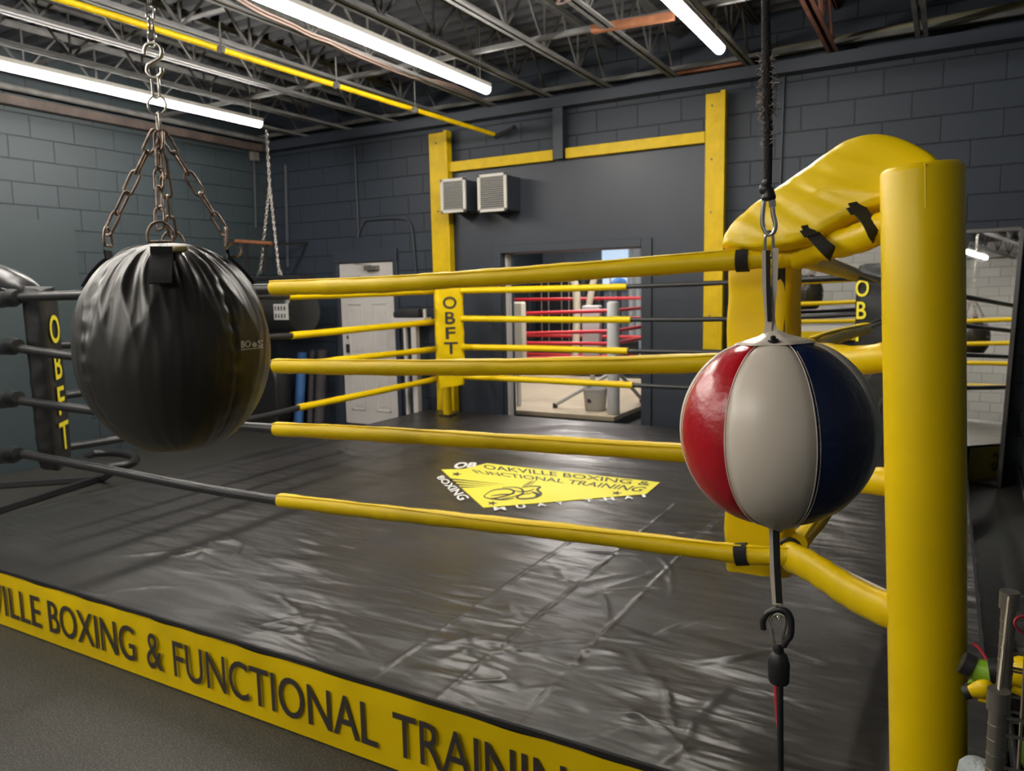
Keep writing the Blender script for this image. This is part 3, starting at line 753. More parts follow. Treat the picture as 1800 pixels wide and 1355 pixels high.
# turnbuckle covers between the corners and the posts
def cover(p, q, r, m, label, flat=1., n=18, crumple=.06):
    p, q = V(p), V(q); P = []; R = []
    for i in range(n+1):
        u = i/n; P.append(p.lerp(q, u)+V((0, 0, .006*math.sin(u*7)))); R.append(r*(1+crumple*math.sin(i*2.1)+crumple*.6*math.sin(i*3.7))*(.8 if i in (0, n) else 1))
    b = MB().tube(P, R, 18, flat=flat)
    return tag(b.build('turnbuckle_cover', m, ang=70), label, 'turnbuckle cover', 'turnbuckle covers at the ring corners')
Yp = 2.04
cover(ony(1392, 455, 2.24), ony(1575, 392, 2.05), .037, m_yvin, 'yellow turnbuckle cover strapped under the big top cushion')
cover(ony(1392, 630, 2.24), ony(1575, 628, 2.05), .037, m_yvin, 'yellow turnbuckle cover to the near post, second from the top, beside the ball', crumple=.02)
cover(ony(1388, 812, 2.24), ony(1575, 851, 2.05), .036, m_yvin, 'yellow turnbuckle cover to the near post, third from the top', crumple=.02)
o = cover(ony(1380, 975, 2.24), ony(1580, 1084, 2.02), .045, m_yvin, 'yellow turnbuckle cover to the near post, lowest of four, with open seam', flat=.7, crumple=.03)
b = MB().tube([ony(1392, 958, 2.26), ony(1430, 975, 2.23), ony(1500, 1012, 2.17), ony(1562, 1042, 2.08)], .006, 6); s_ = b.build('open_seam', m_tape, o)
b = MB().tube([ony(1389, 965, 2.25)+V((.03*math.cos(a), 0, .03*math.sin(a))) for a in [2*PI*k/16 for k in range(16)]], .006, 6, closed=True); b.build('ring_clip', m_rubber, o)
for k, (py0, py1) in enumerate(((523, 528), (609, 604), (700, 706), (799, 800))):
    q = ony(33, py0, 2.09); p = at(-60, py1, 4.35)
    cover(p, q, .042, m_bvin, f'crumpled black turnbuckle cover at the left photo edge, {LV[k] if k != 1 else "second"} one of four', crumple=.10)
for k, z in enumerate((1.65, 1.35, 1.04, .74)):
    cover((-.38, 6.12, z), (-.20, 6.3, z), .04, m_bvin, f'black turnbuckle cover in the far right ring corner, {LV[k]} one', crumple=.08)
    cover((pb.x-.02, 6.08, ony(790, (512, 563, 612, 664)[k], 6.1).z), Bp+V((0, 0, ony(790, (512, 563, 612, 664)[k], 6.2).z-Bp.z)), .03, m_yvin, f'yellow turnbuckle cover behind the far left corner pad, {LV[k]} one')

# big top cushion at the near right corner
def slab(name, pts, nrm, th, m, label, cat, bulge=.02, crease=None):
    """soft cushion: outline points, thickened along nrm, with a puffed face and rounded rim"""
    P = smoothpath(pts+[pts[0]], 6)[:-1]; c = sum(P, V())/len(P); n = V(nrm).normalized(); b = MB(); K = len(P)
    rings = [(1, 0), (1.0, .18), (.99, .34), (.97, .43), (.93, .48), (.86, .5+bulge*.3)]+[(.80-.06*i, .5+bulge*(.5+.05*i)) for i in range(13)]
    allr = [(s, -h) for s, h in reversed(rings[1:])]+[rings[0]]+[(s, h) for s, h in rings[1:]]
    for s, h in allr:
        for i, p in enumerate(P):
            q = c+(p-c)*s; wr = 0
            if crease and abs(h) > .3: wr = crease(q, s)*(1 if h > 0 else -1)
            b.v.append(q+n*(h*th+wr))
    for j in range(len(allr)-1):
        for k in range(K): k2 = (k+1) % K; b.f.append((j*K+k, j*K+k2, (j+1)*K+k2, (j+1)*K+k))
    b.f.append(tuple(range(K-1, -1, -1))); b.f.append(tuple((len(allr)-1)*K+k for k in range(K)))
    return b
def cushion_crease(q, s):
    """long soft folds fanning from the strap towards the thin left tip"""
    u = (q-V((-.40, 2.2, 1.62))).dot(V((.92, -.38, 0))); v_ = q.z-1.62; f = max(0, 1-u/.34)
    g = v_*1.0+u*.42
    return (.0024*math.sin(g*95+1.5*math.sin(u*14))+.0012*math.sin(g*190+2+3*math.sin(u*9)))*f*min(1, (1.0-s)*9+.15)
def cu(px, py):    # plane through corner and post
    X0 = V((-.40, 2.20, 0)); X1 = V((.03, 2.02, 0)); d = ray(px, py); n = V((X1.y-X0.y, -(X1.x-X0.x), 0)); n.normalize()
    n = (n+V((0, 0, .42))).normalized()   # leans back
    pt = V((-.2, 2.09, 1.66)); return CAM+d*((pt-CAM).dot(n)/d.dot(n)), n
pts = [(1274, 437), (1283, 410), (1318, 375), (1352, 350), (1420, 303), (1482, 260), (1512, 247), (1545, 241), (1590, 249), (1645, 278), (1660, 310), (1640, 350), (1560, 363), (1500, 385), (1440, 418), (1400, 432), (1335, 440)]
nn = cu(1400, 400)[1]
t = thing('top_cushion', cu(1420, 380)[0], 'large yellow wedge cushion over the top corner beside the post', 'cushion')
slab('', [cu(*p)[0] for p in pts], nn, .055, m_yvin, '', '', .22, crease=cushion_crease).build('cushion_body', m_yvin, t, ang=60)
for qs in (((1486, 365, .055), (1497, 382, .052), (1508, 402, .062), (1520, 416, .05), (1530, 418, .02)), ((1407, 403, .05), (1417, 420, .048), (1430, 438, .058), (1444, 448, .05), (1456, 450, .02))):
    strip(MB(), [cu(x, y)[0]-FWD*o_ for x, y, o_ in qs], .036, .003, -FWD).build('strap', m_strap, t)
    strip(MB(), [cu(qs[0][0]-4, qs[0][1]+9)[0]-FWD*.058, cu(qs[0][0]+3, qs[0][1]+20)[0]-FWD*.06], .036, .003, -FWD, 2).build('strap', m_strap, t)
b = MB(); P = smoothpath([cu(*q)[0]-FWD*.034 for q in ((1505, 298), (1530, 325), (1556, 352))], 6); b.tube(P, .0018, 5); b.build('stitching', m_letter, t)
b = MB(); P = smoothpath([ony(*q) for q in ((1449, 452, 2.2), (1475, 464, 2.4), (1510, 480, 2.9), (1548, 497, 3.6))], 8)
b.tube(P, .008, 6); tag(b.build('strap', m_tape), 'open white edge of the top rope sleeve behind the near post', 'strap')
# black rounded top cushion at left edge
t = thing('top_cushion', at(0, 490, 4.2), 'shiny black top cushion at the left photo edge', 'cushion')
P = smoothpath([at(-120, 478, 4.6), at(-50, 484, 4.45), at(5, 497, 4.3), at(48, 512, 4.2), at(72, 522, 4.15)], 6)
MB().tube(P, [.105, .105, .105, .104, .104, .103, .102, .101, .10, .099, .098, .097, .095, .092, .089, .086, .082, .078, .073, .066, .058, .048, .036, .022, .004], 24, flat=.9).build('cushion_body', m_bvin, t)
MB().tube([p+V((0, 0, -.03))-FWD*.08 for p in P[4:20]], .012, 6).build('gathered_seam', m_greyvin if False else m_bvin, t)

# black strap lying on the floor left of the ring
zf = .004
P = smoothpath([onz(x, y, .30) for x, y in ((140, 808), (165, 797), (205, 796), (236, 803), (232, 814), (200, 820), (168, 817), (145, 811))], 6)
t = thing('padded_loop', P[0], 'black padded loop on a stand beside the front left ring corner', 'training prop')
b = MB().tube(P, .032, 12, closed=True); b.build('padding', m_bvin, t)
b = MB(); e = onz(176, 840, 0.03)
for (x, y) in ((-60, 856), (-60, 914)): b.bar(e, onz(x, y, .03), .05, .05)
b.bar(e+V((0, 0, -.02)), P[18]-V((0, 0, .02)), .04, .04)
b.build('stand', m_dark, t, bevel=.005)

# ================================================================= ROUND HEAVY BAG
Bc = at(308, 611, 2.1); RB, HB = .249, .283
t = bag = thing('heavy_bag', Bc, 'big round black punching bag hanging on four chains', 'punching bag')
tocam = math.atan2(CAM.y-Bc.y, CAM.x-Bc.x)
def bag_pt(a, ph, off=0.):
    """a longitude, ph from 0 top to pi bottom"""
    e = 2.12; cz_ = math.cos(ph); sr = math.sin(ph)
    k = (abs(cz_)**e+abs(sr)**e)**(-1/e)
    r = RB*sr*k; z = HB*cz_*k
    top = max(0, 1-ph/(PI*.62)); bot = max(0, (ph-PI*.72)/(PI*.28))
    f = 0
    for n_f, am, p0, dr in ((7, .0046, .3, .5), (11, .0044, 1.9, -.6), (19, .0024, 4.0, .8), (31, .0010, .8, -.9)):
        s = math.sin(n_f*a+p0+dr*ph*2+1.5*math.sin(2*a+p0)+.9*math.sin(ph*4+n_f)+.7*math.sin(5*a+1.7*p0))
        md = .25+.75*(.5+.5*math.sin(a*(2+n_f % 3)+p0*5+ph*3))
        f += am*md*(1-abs(s)**.8*1.5)
    f *= (.22+1.35*top**.8*min(1, ph*3)+.6*bot)
    # dimple seams
    for sa in (-1.0, .62, 2.1, 3.7):
        q = (a-tocam-sa+PI) % (2*PI)-PI; f -= .004*math.exp(-(q/.03)**2)*math.sin(ph)+.002*math.exp(-(q/.09)**2)*math.sin(ph*34+sa)*math.sin(ph)
    r += f+off; z += off*cz_-.014*(1-sr)*(1 if cz_ < 0 else 0)
    if cz_ < 0: z = max(z, -HB*.965)
    return Bc+V((r*math.cos(a), r*math.sin(a), z+f*.3))
b = MB(); NA, NP = 300, 150
for j in range(NP+1):
    ph = .02+(PI-.04)*j/NP
    for k in range(NA): b.v.append(bag_pt(2*PI*k/NA, ph))
for j in range(NP):
    for k in range(NA): k2 = (k+1) % NA; b.f.append((j*NA+k, j*NA+k2, (j+1)*NA+k2, (j+1)*NA+k))
b.f.append(tuple(range(NA))); b.f.append(tuple(NP*NA+k for k in range(NA)))
b.build('bag_shell', m_bbag, t, ang=180)
# maker's mark
def on_bag(px, py, off=.006):
    d = ray(px, py).normalized(); lo, hi = 1.5, 2.6; o_ = None; s = 1.6
    while s < 2.4:
        p = CAM+d*s; q = p-Bc; a = math.atan2(q.y, q.x); h = math.hypot(q.x, q.y)
        ph = math.atan2(h/RB, q.z/HB); g = bag_pt(a, ph)-Bc
        if q.length <= g.length+off: return p
        s += .002
    return CAM+d*2.05
b = MB()
def wfn(x0, y0, x1, y1, dy): return lambda u, v_: on_bag(x0+(x1-x0)*u, y1+dy*u+(y0-y1)*v_)
text_on(b, 'BO', wfn(424, 599, 441, 611.5, -1.2), .03); text_on(b, 'e', wfn(443, 601.5, 451.5, 610.5, -.6), .03); text_on(b, 'S', wfn(453, 597.5, 462, 609.8, -.6), .03)
P = [on_bag(424+k*3.9, 614.4-k*.32) for k in range(11)]
for i in range(10): b.bar(P[i], P[i+1], .0022, .001, V((.5, -.8, 0)))
b.build('lettering', m_wletter, t, smooth=False)
# straps and rings; four hanging points
def bag_ang(px, py, Y):      # not used for look, only for layout
    p = ony(px, py, Y); return math.atan2(p.y-Bc.y, p.x-Bc.x)
apex = ony(284, 222, Bc.y); apex = V((Bc.x, Bc.y, apex.z))
hang = [(tocam-.10, 1.0), (tocam-.10-PI/2-.15, 1.0), (tocam-.10+PI/2+.1, 1.0), (tocam-.10+PI, 1.0)]
rr = .150
for k, (a, _) in enumerate(hang):
    P = [bag_pt(a, ph, .008) for ph in [.60+.045*i for i in range(9)]]
    top = Bc+V((rr*math.cos(a), rr*math.sin(a), .266)); P = [top]+P; q0_ = top
    tan = V((-math.sin(a), math.cos(a), 0)); bb = MB()
    strip(bb, P, .052, .005, lambda i: (math.cos(a), math.sin(a), .9 if i > 1 else .1), 0)
    stp = bb.build('strap', m_strap, t)
    bb = MB(); c = top+V((0, 0, .018)); loop = []
    for i in range(20):
        an = 2*PI*i/20; xx = .030*math.cos(an); zz = .038*math.sin(an)
        if zz < -.012: zz = -.012
        loop.append(c+tan*xx+V((0, 0, zz+.006)))
    bb.tube(loop, .0038, 8, closed=True); bb.build('d_ring', m_rust, stp)
    bb = MB(); chain(bb, top+V((0, 0, .045)), apex+V((.006*math.cos(a), .006*math.sin(a), -.012)), .056, .025, .0037, tw=.15*k)
    bb.build('bag_chain', m_rust if k != 0 else m_rust, t)
a = hang[2][0]; c = Bc+V((rr*1.15*math.cos(a), rr*1.15*math.sin(a), HB*.93))
MB().tube([c+RT*.004-FWD*.03, c-RT*.006+FWD*.01], .020, 18, cap=False).build('spare_ring', m_rust, t)
c = on_bag(312, 438, .01)
b = MB().tube([c-RT*.024, c-RT*.016, c+RT*.016, c+RT*.026+UP*.004], [.004, .009, .009, .004], 10); b.build('paper_tag', mat('straw tag', (.42, .33, .16), .7), t)
# swivel ring, S hook, ceiling chain
zr = ony(281, 184, Bc.y).z; c = V((Bc.x, Bc.y, zr)); b = MB()
lat = V((RT.x, RT.y, 0)).normalized()
b.tube([c+lat*(.024*math.cos(u))+V((0, 0, .024*math.sin(u))) for u in [2*PI*k/24 for k in range(24)]], .0032, 8, closed=True)
chain(b, c+V((0, 0, -.024)), apex+V((0, 0, -.01)), .03, .022, .0036)
b.build('swivel_ring', m_steel, t)
b = MB(); s_b = ony(279, 135, Bc.y).z; s_t = ony(275, 73, Bc.y).z
chain(b, V((Bc.x, Bc.y, zr+.022)), V((Bc.x, Bc.y, s_b)), .045, .02, .0036, tw=.4); b.build('quick_link', m_steel, t)
zm = (s_b+s_t)/2; h = (s_t-s_b)/2; rr2 = h*.52; P = []
for i in range(15):     # upper bowl, open on the left
    u = -.25*PI+1.32*PI*i/14; P.append(V((rr2*math.cos(u), 0, h-rr2+rr2*math.sin(u))))
Q = []
for i in range(15):
    u = .75*PI+1.32*PI*i/14; Q.append(V((rr2*.85*math.cos(u), 0, -h+rr2*.85+rr2*.85*math.sin(u))))
path = list(reversed(P))+Q
path = smoothpath([V((Bc.x, Bc.y, zm))+lat*p.x+V((0, 0, p.z)) for p in path], 2)
b = MB().tube(path, .0052, 10); b.build('s_hook', m_steel, t)
b = MB(); chain(b, V((Bc.x, Bc.y, s_t-.008)), V((Bc.x, Bc.y, jz0+.0)), .034, .020, .0032, tw=.1); b.build('ceiling_chain', m_chrome, t)

# ================================================================= TRICOLOUR BALL ON A TETHER
YC = .872
def L_(px, py, dy=0.): return ony(px, py, YC+dy)
Uc = L_(1365, 756); axis = (L_(1345, 0)-L_(1372, 1355)).normalized()
t = ball = thing('double_end_ball', Uc, 'red, white and blue leather ball tethered between two cords', 'punching ball')
fwd_b = (CAM-Uc); fwd_b = (fwd_b-axis*fwd_b.dot(axis)).normalized(); rgt = axis.cross(fwd_b).normalized()
if rgt.dot(RT) < 0: rgt = -rgt
RU = .1045
def ball_pt(lon, v_, off=0.):     # lon 0 to camera, + right; v_ 0 top 1 bottom
    ph = PI*v_; r = math.sin(ph); z = math.cos(ph)
    rr_ = RU*(r**.93); zz = RU*z
    cap = max(0, .16-v_)/.16
    zz -= cap*.004
    return Uc+(fwd_b*math.cos(lon)+rgt*math.sin(lon))*(rr_+off*r)+axis*(zz+off*z)
bnd = [-29, 21, 67, 122, 178, 230, 284, 331]
cols = ['w', 'b', 'w', 'r', 'b', 'w', 'r']
mm = {'w': m_lwhite, 'b': m_lblue, 'r': m_lred}; nm = {'w': 'white_panel', 'b': 'blue_panel', 'r': 'red_panel'}
V0, V1 = .115, .955
for i, cc in enumerate(cols):
    a0, a1 = math.radians(bnd[i]), math.radians(bnd[i+1]); b = MB(); nu, nv = 20, 56
    for j in range(nv+1):
        v_ = V0+(V1-V0)*j/nv
        for k in range(nu+1):
            u = k/nu; e = min(u, 1-u)*nu
            pf = -.0016 if e < .5 else (-.0005 if e < 1.5 else 0)
            pf += .0022*math.sin(PI*u)*math.sin(PI*v_)
            wob = .02*math.sin(v_*6+i)*0
            b.v.append(ball_pt(a0+(a1-a0)*u+wob, v_, pf))
    for j in range(nv):
        for k in range(nu): q = j*(nu+1)+k; b.f.append((q, q+1, q+nu+2, q+nu+1))
    b.build(nm[cc], mm[cc], t, ang=180)
b = MB()     # inner bladder closes the seams
for i in range(len(bnd)-1):
    a0 = math.radians(bnd[i]); b.tube([ball_pt(a0, V0+(V1-V0)*j/50, .0002) for j in range(51)], .0006, 6)
b.build('seam_piping', m_lwhite, t)
for i in range(len(bnd)-1):
    a0 = math.radians(bnd[i]+1.6); b = MB()
    for j in range(8, 120):
        v_ = V0+(V1-V0)*j/128; b.bar(ball_pt(a0, v_, .0012), ball_pt(a0, v_+.0035, .0012), .0006, .0006)
    b.build('stitching', m_lwhite, t, smooth=False)
b = MB(); n = 7; Vc = V0+.012      # cap: seven straight sides
ringp = []
for i in range(7):
    for k in range(6): 
        a = math.radians(bnd[i]+(bnd[i+1]-bnd[i])*k/6); p0 = ball_pt(math.radians(bnd[i]), Vc, .0022); p1 = ball_pt(math.radians(bnd[i+1]), Vc, .0022); ringp.append(p0.lerp(p1, k/6))
K = len(ringp); tip = Uc+axis*(RU*1.02)
for s, up_ in ((1, 0), (.97, .0012), (.7, .002), (.4, .003), (.16, .006)):
    for p in ringp:
        q = tip+(p-tip)*s; b.v.append(q+axis*up_)
for j in range(4):
    for k in range(K): b.f.append((j*K+k, j*K+(k+1) % K, (j+1)*K+(k+1) % K, (j+1)*K+k))
b.f.append(tuple(4*K+k for k in range(K)))
b.build('top_cap', m_lwhite, t, ang=50)
b = MB().lathe([(.0001, 0), (RU*.33, .006), (.02, -.004), (.006, -.010), (.004, -.013)], n=24, M=Matrix.Translation(Uc-axis*(RU*.988)) @ axis.to_track_quat('Z', 'Y').to_matrix().to_4x4()); b.build('bottom_cap', m_lwhite, t)
vp_ = ball_pt(-.05, .09, .004); nrm = (vp_-Uc).normalized(); M = Matrix.Translation(vp_+fwd_b*.002) @ (nrm+axis*.8).to_track_quat('Z', 'Y').to_matrix().to_4x4()
MB().lathe([(.0055, -.001), (.0055, .001), (.003, .0015), (.003, .004), (.0018, .005), (.001, .005)], n=14, M=M).build('valve', m_rubber, t)
def ribbon(mb, pts, wd, th, side):
    P = smoothpath(pts, 5)
    for i in range(len(P)-1): mb.bar(P[i], P[i+1], wd, th, side)
# upper leather loop: two straps meeting at the cap
b = MB(); ribbon(b, [L_(1346, 440, -.004), L_(1346, 500, -.004), L_(1351, 560, -.004), L_(1348, 592, -.006)], .002, .0075, rgt)
b.build('upper_strap', m_lwhite, t)
b = MB(); ribbon(b, [L_(1363, 436, -.002), L_(1361, 500, -.002), L_(1357, 556), L_(1364, 592, -.004)], .002, .0065, rgt); b.build('upper_strap', m_lwhite, t)
b = MB(); ribbon(b, [L_(1350, 440, -.006), L_(1351, 510, -.006), L_(1353, 565, -.006)], .001, .0048, rgt); b.build('strap_lining', m_rubber, t)
b = MB(); ribbon(b, [L_(1360, 918), L_(1362, 960), L_(1363, 1010), L_(1367, 1062)], .003, .0115, rgt); b.build('lower_strap', m_lwhite, t)
b = MB(); ribbon(b, [L_(1364, 918, -.005), L_(1366, 990, -.005), L_(1370, 1060, -.004)], .001, .0072, rgt); b.build('strap_lining', m_rubber, t)
# quick link, carabiner
def loop(mb, pts, r, n=8): return mb.tube(smoothpath([V(p) for p in pts]+[V(pts[0])], 6)[:-1], r, n, closed=True)
b = MB(); loop(b, [L_(1346, 450), L_(1345, 430), L_(1346, 414), L_(1352, 407), L_(1358, 414), L_(1359, 430), L_(1358, 448), L_(1352, 454)], .0016); b.build('quick_link', m_chrome, t)
b = MB(); loop(b, [L_(1342, 400), L_(1340, 385), L_(1343, 355), L_(1345, 345), L_(1352, 340), L_(1357, 350), L_(1359, 375), L_(1363, 395), L_(1359, 409), L_(1350, 412)], .0026, 10)
b.tube([L_(1357, 352, -.001), L_(1358, 364, -.001)], .0038, 8); b.build('carabiner', m_chrome, t)
# upper cord: sleeve, knot, frays
b = MB(); ptop = L_(1345, 0)+axis*.0
ztop = ptop+axis*((jz0-ptop.z)/axis.z)
b.tube([L_(1349, 325), L_(1350, 260), L_(1349, 160), L_(1347, 90), L_(1345.5, 0), ztop+V((.004, 0, 0))], [.0046, .0048, .0050, .0050, .0042, .0040], 10); b.build('upper_cord', m_strap, t)
b = MB().tube([L_(1341, 0), L_(1342, 60), L_(1343, 120)], .0017, 6); b.tube([L_(1341, 0), ztop-V((.004, 0, 0))], .0017, 6); b.build('inner_cord', m_tape, t)
b = MB().tube(smoothpath([L_(1350, 316), L_(1347, 324), L_(1345, 331), L_(1350, 338), L_(1351, 346), L_(1351, 353)], 3), [.0048, .0049, .0051, .0054, .0060, .0066, .0070, .0072, .0069, .0067, .0068, .0073, .0078, .0077, .0070, .0055], 12); b.tube([L_(1345, 331), L_(1335, 325)], [.005, .002], 7); b.build('knot', m_rubber, t)
rf = random.Random(5); b = MB()
for k in range(320):
    py = rf.uniform(98, 255); sd = rf.choice((-1, 1)); dens = 1 if py < 200 else .6
    c0 = L_(1348+sd*rf.uniform(2, 6), py, rf.uniform(-.004, .004)); ln = rf.uniform(.004, .012)*dens
    d = (RT*sd*rf.uniform(.3, 1)+UP*rf.uniform(-.9, .9)+FWD*rf.uniform(-.6, .6)).normalized()
    b.tube([c0, c0+d*ln*.5+UP*rf.uniform(-.001, .001), c0+d*ln+UP*rf.uniform(-.002, .002)], .00042, 3)
b.build('frayed_fibres', mat('grey fibre', (.30, .26, .24), .9), t, smooth=False)
# lower hook, carabiner, clamp and cord
b = MB(); loop(b, [L_(1364, 1082), L_(1364, 1068), L_(1368, 1062), L_(1372, 1068), L_(1372, 1084), L_(1368, 1088)], .0014, 7); b.build('split_ring', m_chrome, t)
b = MB(); b.tube(smoothpath([L_(1342, 1106), L_(1341, 1092), L_(1347, 1080), L_(1358, 1073), L_(1372, 1071), L_(1384, 1076), L_(1390, 1088), L_(1391, 1105), L_(1389, 1118), L_(1382, 1127), L_(1377, 1136)], 4), .0036, 10); b.build('plastic_hook', m_rubber, t)
b = MB(); loop(b, [L_(1360, 1130), L_(1356, 1105), L_(1354, 1092), L_(1360, 1081), L_(1369, 1078), L_(1379, 1083), L_(1381, 1096), L_(1376, 1118), L_(1374, 1134), L_(1366, 1138)], .0021, 9); b.build('carabiner', m_chrome, t)
b = MB()
b.tube([L_(1369, 1130), L_(1368, 1140), L_(1369, 1150), L_(1369, 1158)], [.004, .0065, .005, .007], 9); b.build('knot', m_rubber, t)
b = MB()
b.tube([L_(1369, 1143), L_(1369, 1150), L_(1369, 1165), L_(1369, 1196), L_(1369, 1201)], [.004, .0095, .0125, .0118, .010], 14, flat=.7); b.build('cord_clamp', m_rubber, t)
z0_ = L_(1372, 1355); zb = z0_-axis*(z0_.z/axis.z)
b = MB().tube([L_(1371, 1180, -.003), L_(1372, 1355, -.003), zb-V((0, .003, 0))], .0037, 10); b.build('lower_cord', m_rubber, t)
b = MB().tube([L_(1364, 1198), L_(1366, 1250), L_(1369, 1300)], [.0030, .0024, .0008], 8); b.build('red_core', m_redcord, t)
b = MB().lathe([(.05, 0), (.05, .012), (.012, .02), (.006, .04)], n=20, M=Matrix.Translation((zb.x, zb.y, .001))); b.build('floor_anchor', m_dark, t)

# ================================================================= SECOND BAG IN THE CORNER
Y2 = 6.15
p = ony(473, 232, Y2); t = thing('uppercut_bag', ony(500, 530, Y2), 'short black hanging bag with white label in the far corner', 'punching bag')
b = MB(); k0 = ony(474, 325, Y2)
chain(b, V((k0.x, k0.y, jz0+.01)), k0, .04, .026, .005)
chain(b, k0, ony(457, 480, Y2), .035, .026, .005); chain(b, k0, ony(491, 482, Y2), .035, .022, .0045)
chain(b, ony(459, 470, Y2), ony(452, 485, Y2), .03, .02, .004); chain(b, ony(491, 472, Y2), ony(497, 487, Y2), .03, .02, .004); b.build('chain', m_steel, t)
a = ony(448, 490, Y2); c = ony(540, 488, Y2)
MB().box((a.x, Y2-.12, a.z-.02), (c.x, Y2+.12, a.z+.02)).build('top_plate', m_dark, t, bevel=.006)
a = ony(450, 548, Y2); c = ony(538, 546, Y2); rr_ = (ony(490, 504, Y2)-ony(490, 590, Y2)).length/2; L = c.x-a.x
MB().lathe([(rr_*.55, 0), (rr_*.9, .03), (rr_, .08), (rr_, L-.08), (rr_*.88, L-.025), (rr_*.4, L)], n=28, M=Matrix.Translation(a) @ Matrix.Rotation(PI/2, 4, 'Y')).build('bag_body', m_bvin, t)
b = MB(); q0 = ony(482, 562, Y2-rr_-.004); q1 = ony(506, 534, Y2-rr_-.004)
b.box((q0.x, q0.y, q0.z), (q1.x, q0.y+.003, q1.z)); b.build('label_patch', m_greyvin, t, smooth=False)
b = MB()      # worn print: two rows of unreadable blocks
for j in range(2):
    for k in range(4):
        x = q0.x+.02+(q1.x-q0.x-.04)*k/4; z = q0.z+.018+j*(q1.z-q0.z)*.48; b.box((x, q0.y-.002, z), (x+.022-.004*((k+j) % 2), q0.y-.001, z+.045))
b.build('worn_print', m_dark, t, smooth=False)

# orange handled rake-like bar hung on the left wall
a = onx(413, 424, XL+.06); c = ony(478, 428, YB-.2)
t = thing('wooden_bar', a, 'short orange wooden bar with black hangers by the far corner', 'wooden bar')
a2 = V((XL+.12, a.y, a.z)); c2 = V((XL+.50, YB-.16, a.z-.01)); MB().tube([ony(414, 424, 6.05), ony(477, 428, 6.1)], .022, 10).build('bar', m_orange, t)
b = MB(); q = ony(432, 428, 6.07); b.bar(q, q-V((0, 0, .45)), .04, .03); b.build('bracket', m_dark, t); b = MB(); q = ony(466, 430, 6.1); b.bar(q, q-V((0, 0, .3)), .03, .03); b.bar(q, V((q.x, YB, q.z+.05)), .03, .03); b.build('bracket', m_dark, t)

# foam rolls leaning on the back wall
def roll(px0, py0, px1, py1, r, m, label, Y0=6.45, Y1=6.63):
    p = ony(px0, py0, Y0); p.z = max(p.z, .002); q = ony(px1, py1, Y1); d = (q-p).normalized()
    t = tag(MB().tube([p, p+d*.01, q-d*.01, q], [r*.97, r, r, r*.97], 20).build('foam_roller', m, ang=25), label, 'foam roller', 'foam rolls against the back wall')
roll(524, 748, 532, 620, .058, m_blue, 'blue foam roll leaning on the back wall left of the white door')
roll(545, 748, 550, 616, .036, m_gfoam, 'slim dark grey foam roll between the blue one and the thick one')
roll(561, 748, 566, 616, .060, m_gfoam, 'thick dark grey foam roll nearest the white door')
# black gear bag heap beside the rolls
Pq = [ony(x, y, 6.2) for x, y in ((440, 745), (450, 660), (465, 636), (485, 642), (496, 655), (500, 690), (496, 745))]
tag(slab('', Pq, (0, -1, 0), .22, m_bvin, '', '').build('gear_bag', m_bvin, ang=60), 'slumped black gear bag beside the blue foam roll', 'bag')

# white slatted rack at the back wall
t = thing('white_rack', ony(722, 735, 6.6), 'white T shaped rack between the white door and yellow post', 'rack')
b = MB()
a = ony(716, 742, 6.6); c = ony(712, 568, 6.6); b.box((c.x-.015, 6.58, 0), (c.x+.018, 6.62, c.z))
a = ony(727, 568, 6.6); b.box((a.x-.02, 6.57, 0), (a.x+.045, 6.64, a.z)); b.build('upright', m_white, t, bevel=.004)
a = ony(691, 566, 6.55); c = ony(748, 558, 6.55); MB().box((a.x, 6.52, a.z-.01), (c.x, 6.66, a.z+.045)).build('shelf', m_white, t, bevel=.004)
b = MB(); a = ony(694, 556, 6.56); c = ony(744, 554, 6.56); b.box((a.x, 6.53, a.z-.005), (c.x-.05, 6.62, a.z+.05)); b.tube([ony(700, 548, 6.57), ony(738, 545, 6.57)], .03, 10); b.build('black_holder', m_dark, t, bevel=.01)
b = MB(); a = ony(747, 560, 6.56); b.tube([a, a+V((0, 0, .1))], .018, 12); b.build('bottle', m_white, t)

# ================================================================= MIRRORS
# wall mirror above a white and yellow ledge
a = ony(1404, 575, YB-.04); c = ony(1690, 425, YB-.04)
t = thing('wall_mirror', ((a.x+c.x)/2-.1, YB-.03, a.z), 'wall mirror behind the near post above a yellow ledge', 'mirror')
MB().box((a.x-.2, YB-.035, a.z+.01), (c.x-.28, YB-.006, 1.86)).build('glass', m_mirror, t, smooth=False)
MB().box((a.x-.22, YB-.05, a.z-.035), (c.x-.26, YB-.004, a.z+.012)).build('ledge_strip', m_grille, t, bevel=.003)
MB().box((a.x-.22, YB-.075, a.z-.10), (c.x-.26, YB-.004, a.z-.036)).build('ledge', m_ypaint, t, bevel=.003)
# leaning mirror by the right wall
br_ = onz(1756, 857, .0); tr_ = V((br_.x+.055, br_.y+.10, 1.90)); lw_ = .62; dirx = V((-.93, .18, 0)).normalized()
bl_ = br_+dirx*lw_; tl_ = tr_+dirx*lw_
nrm_ = (tr_-br_).cross(dirx).normalized()
if nrm_.y > 0: nrm_ = -nrm_
t = thing('leaning_mirror', br_, 'tall framed mirror leaning in the right corner', 'mirror')
MB().prism([br_, tr_, tl_, bl_], -nrm_, .012).build('glass', m_mirror, t, smooth=False)
b = MB()
for p, q in ((br_, tr_), (tr_, tl_), (tl_, bl_), (bl_, br_)): b.bar(p+nrm_*.004+V((0, 0, .012 if p.z < .1 and q.z < .1 else 0)), q+nrm_*.004+V((0, 0, .012 if p.z < .1 and q.z < .1 else 0)), .03, .03, nrm_)
b.build('frame', m_mframe, t, bevel=.003)
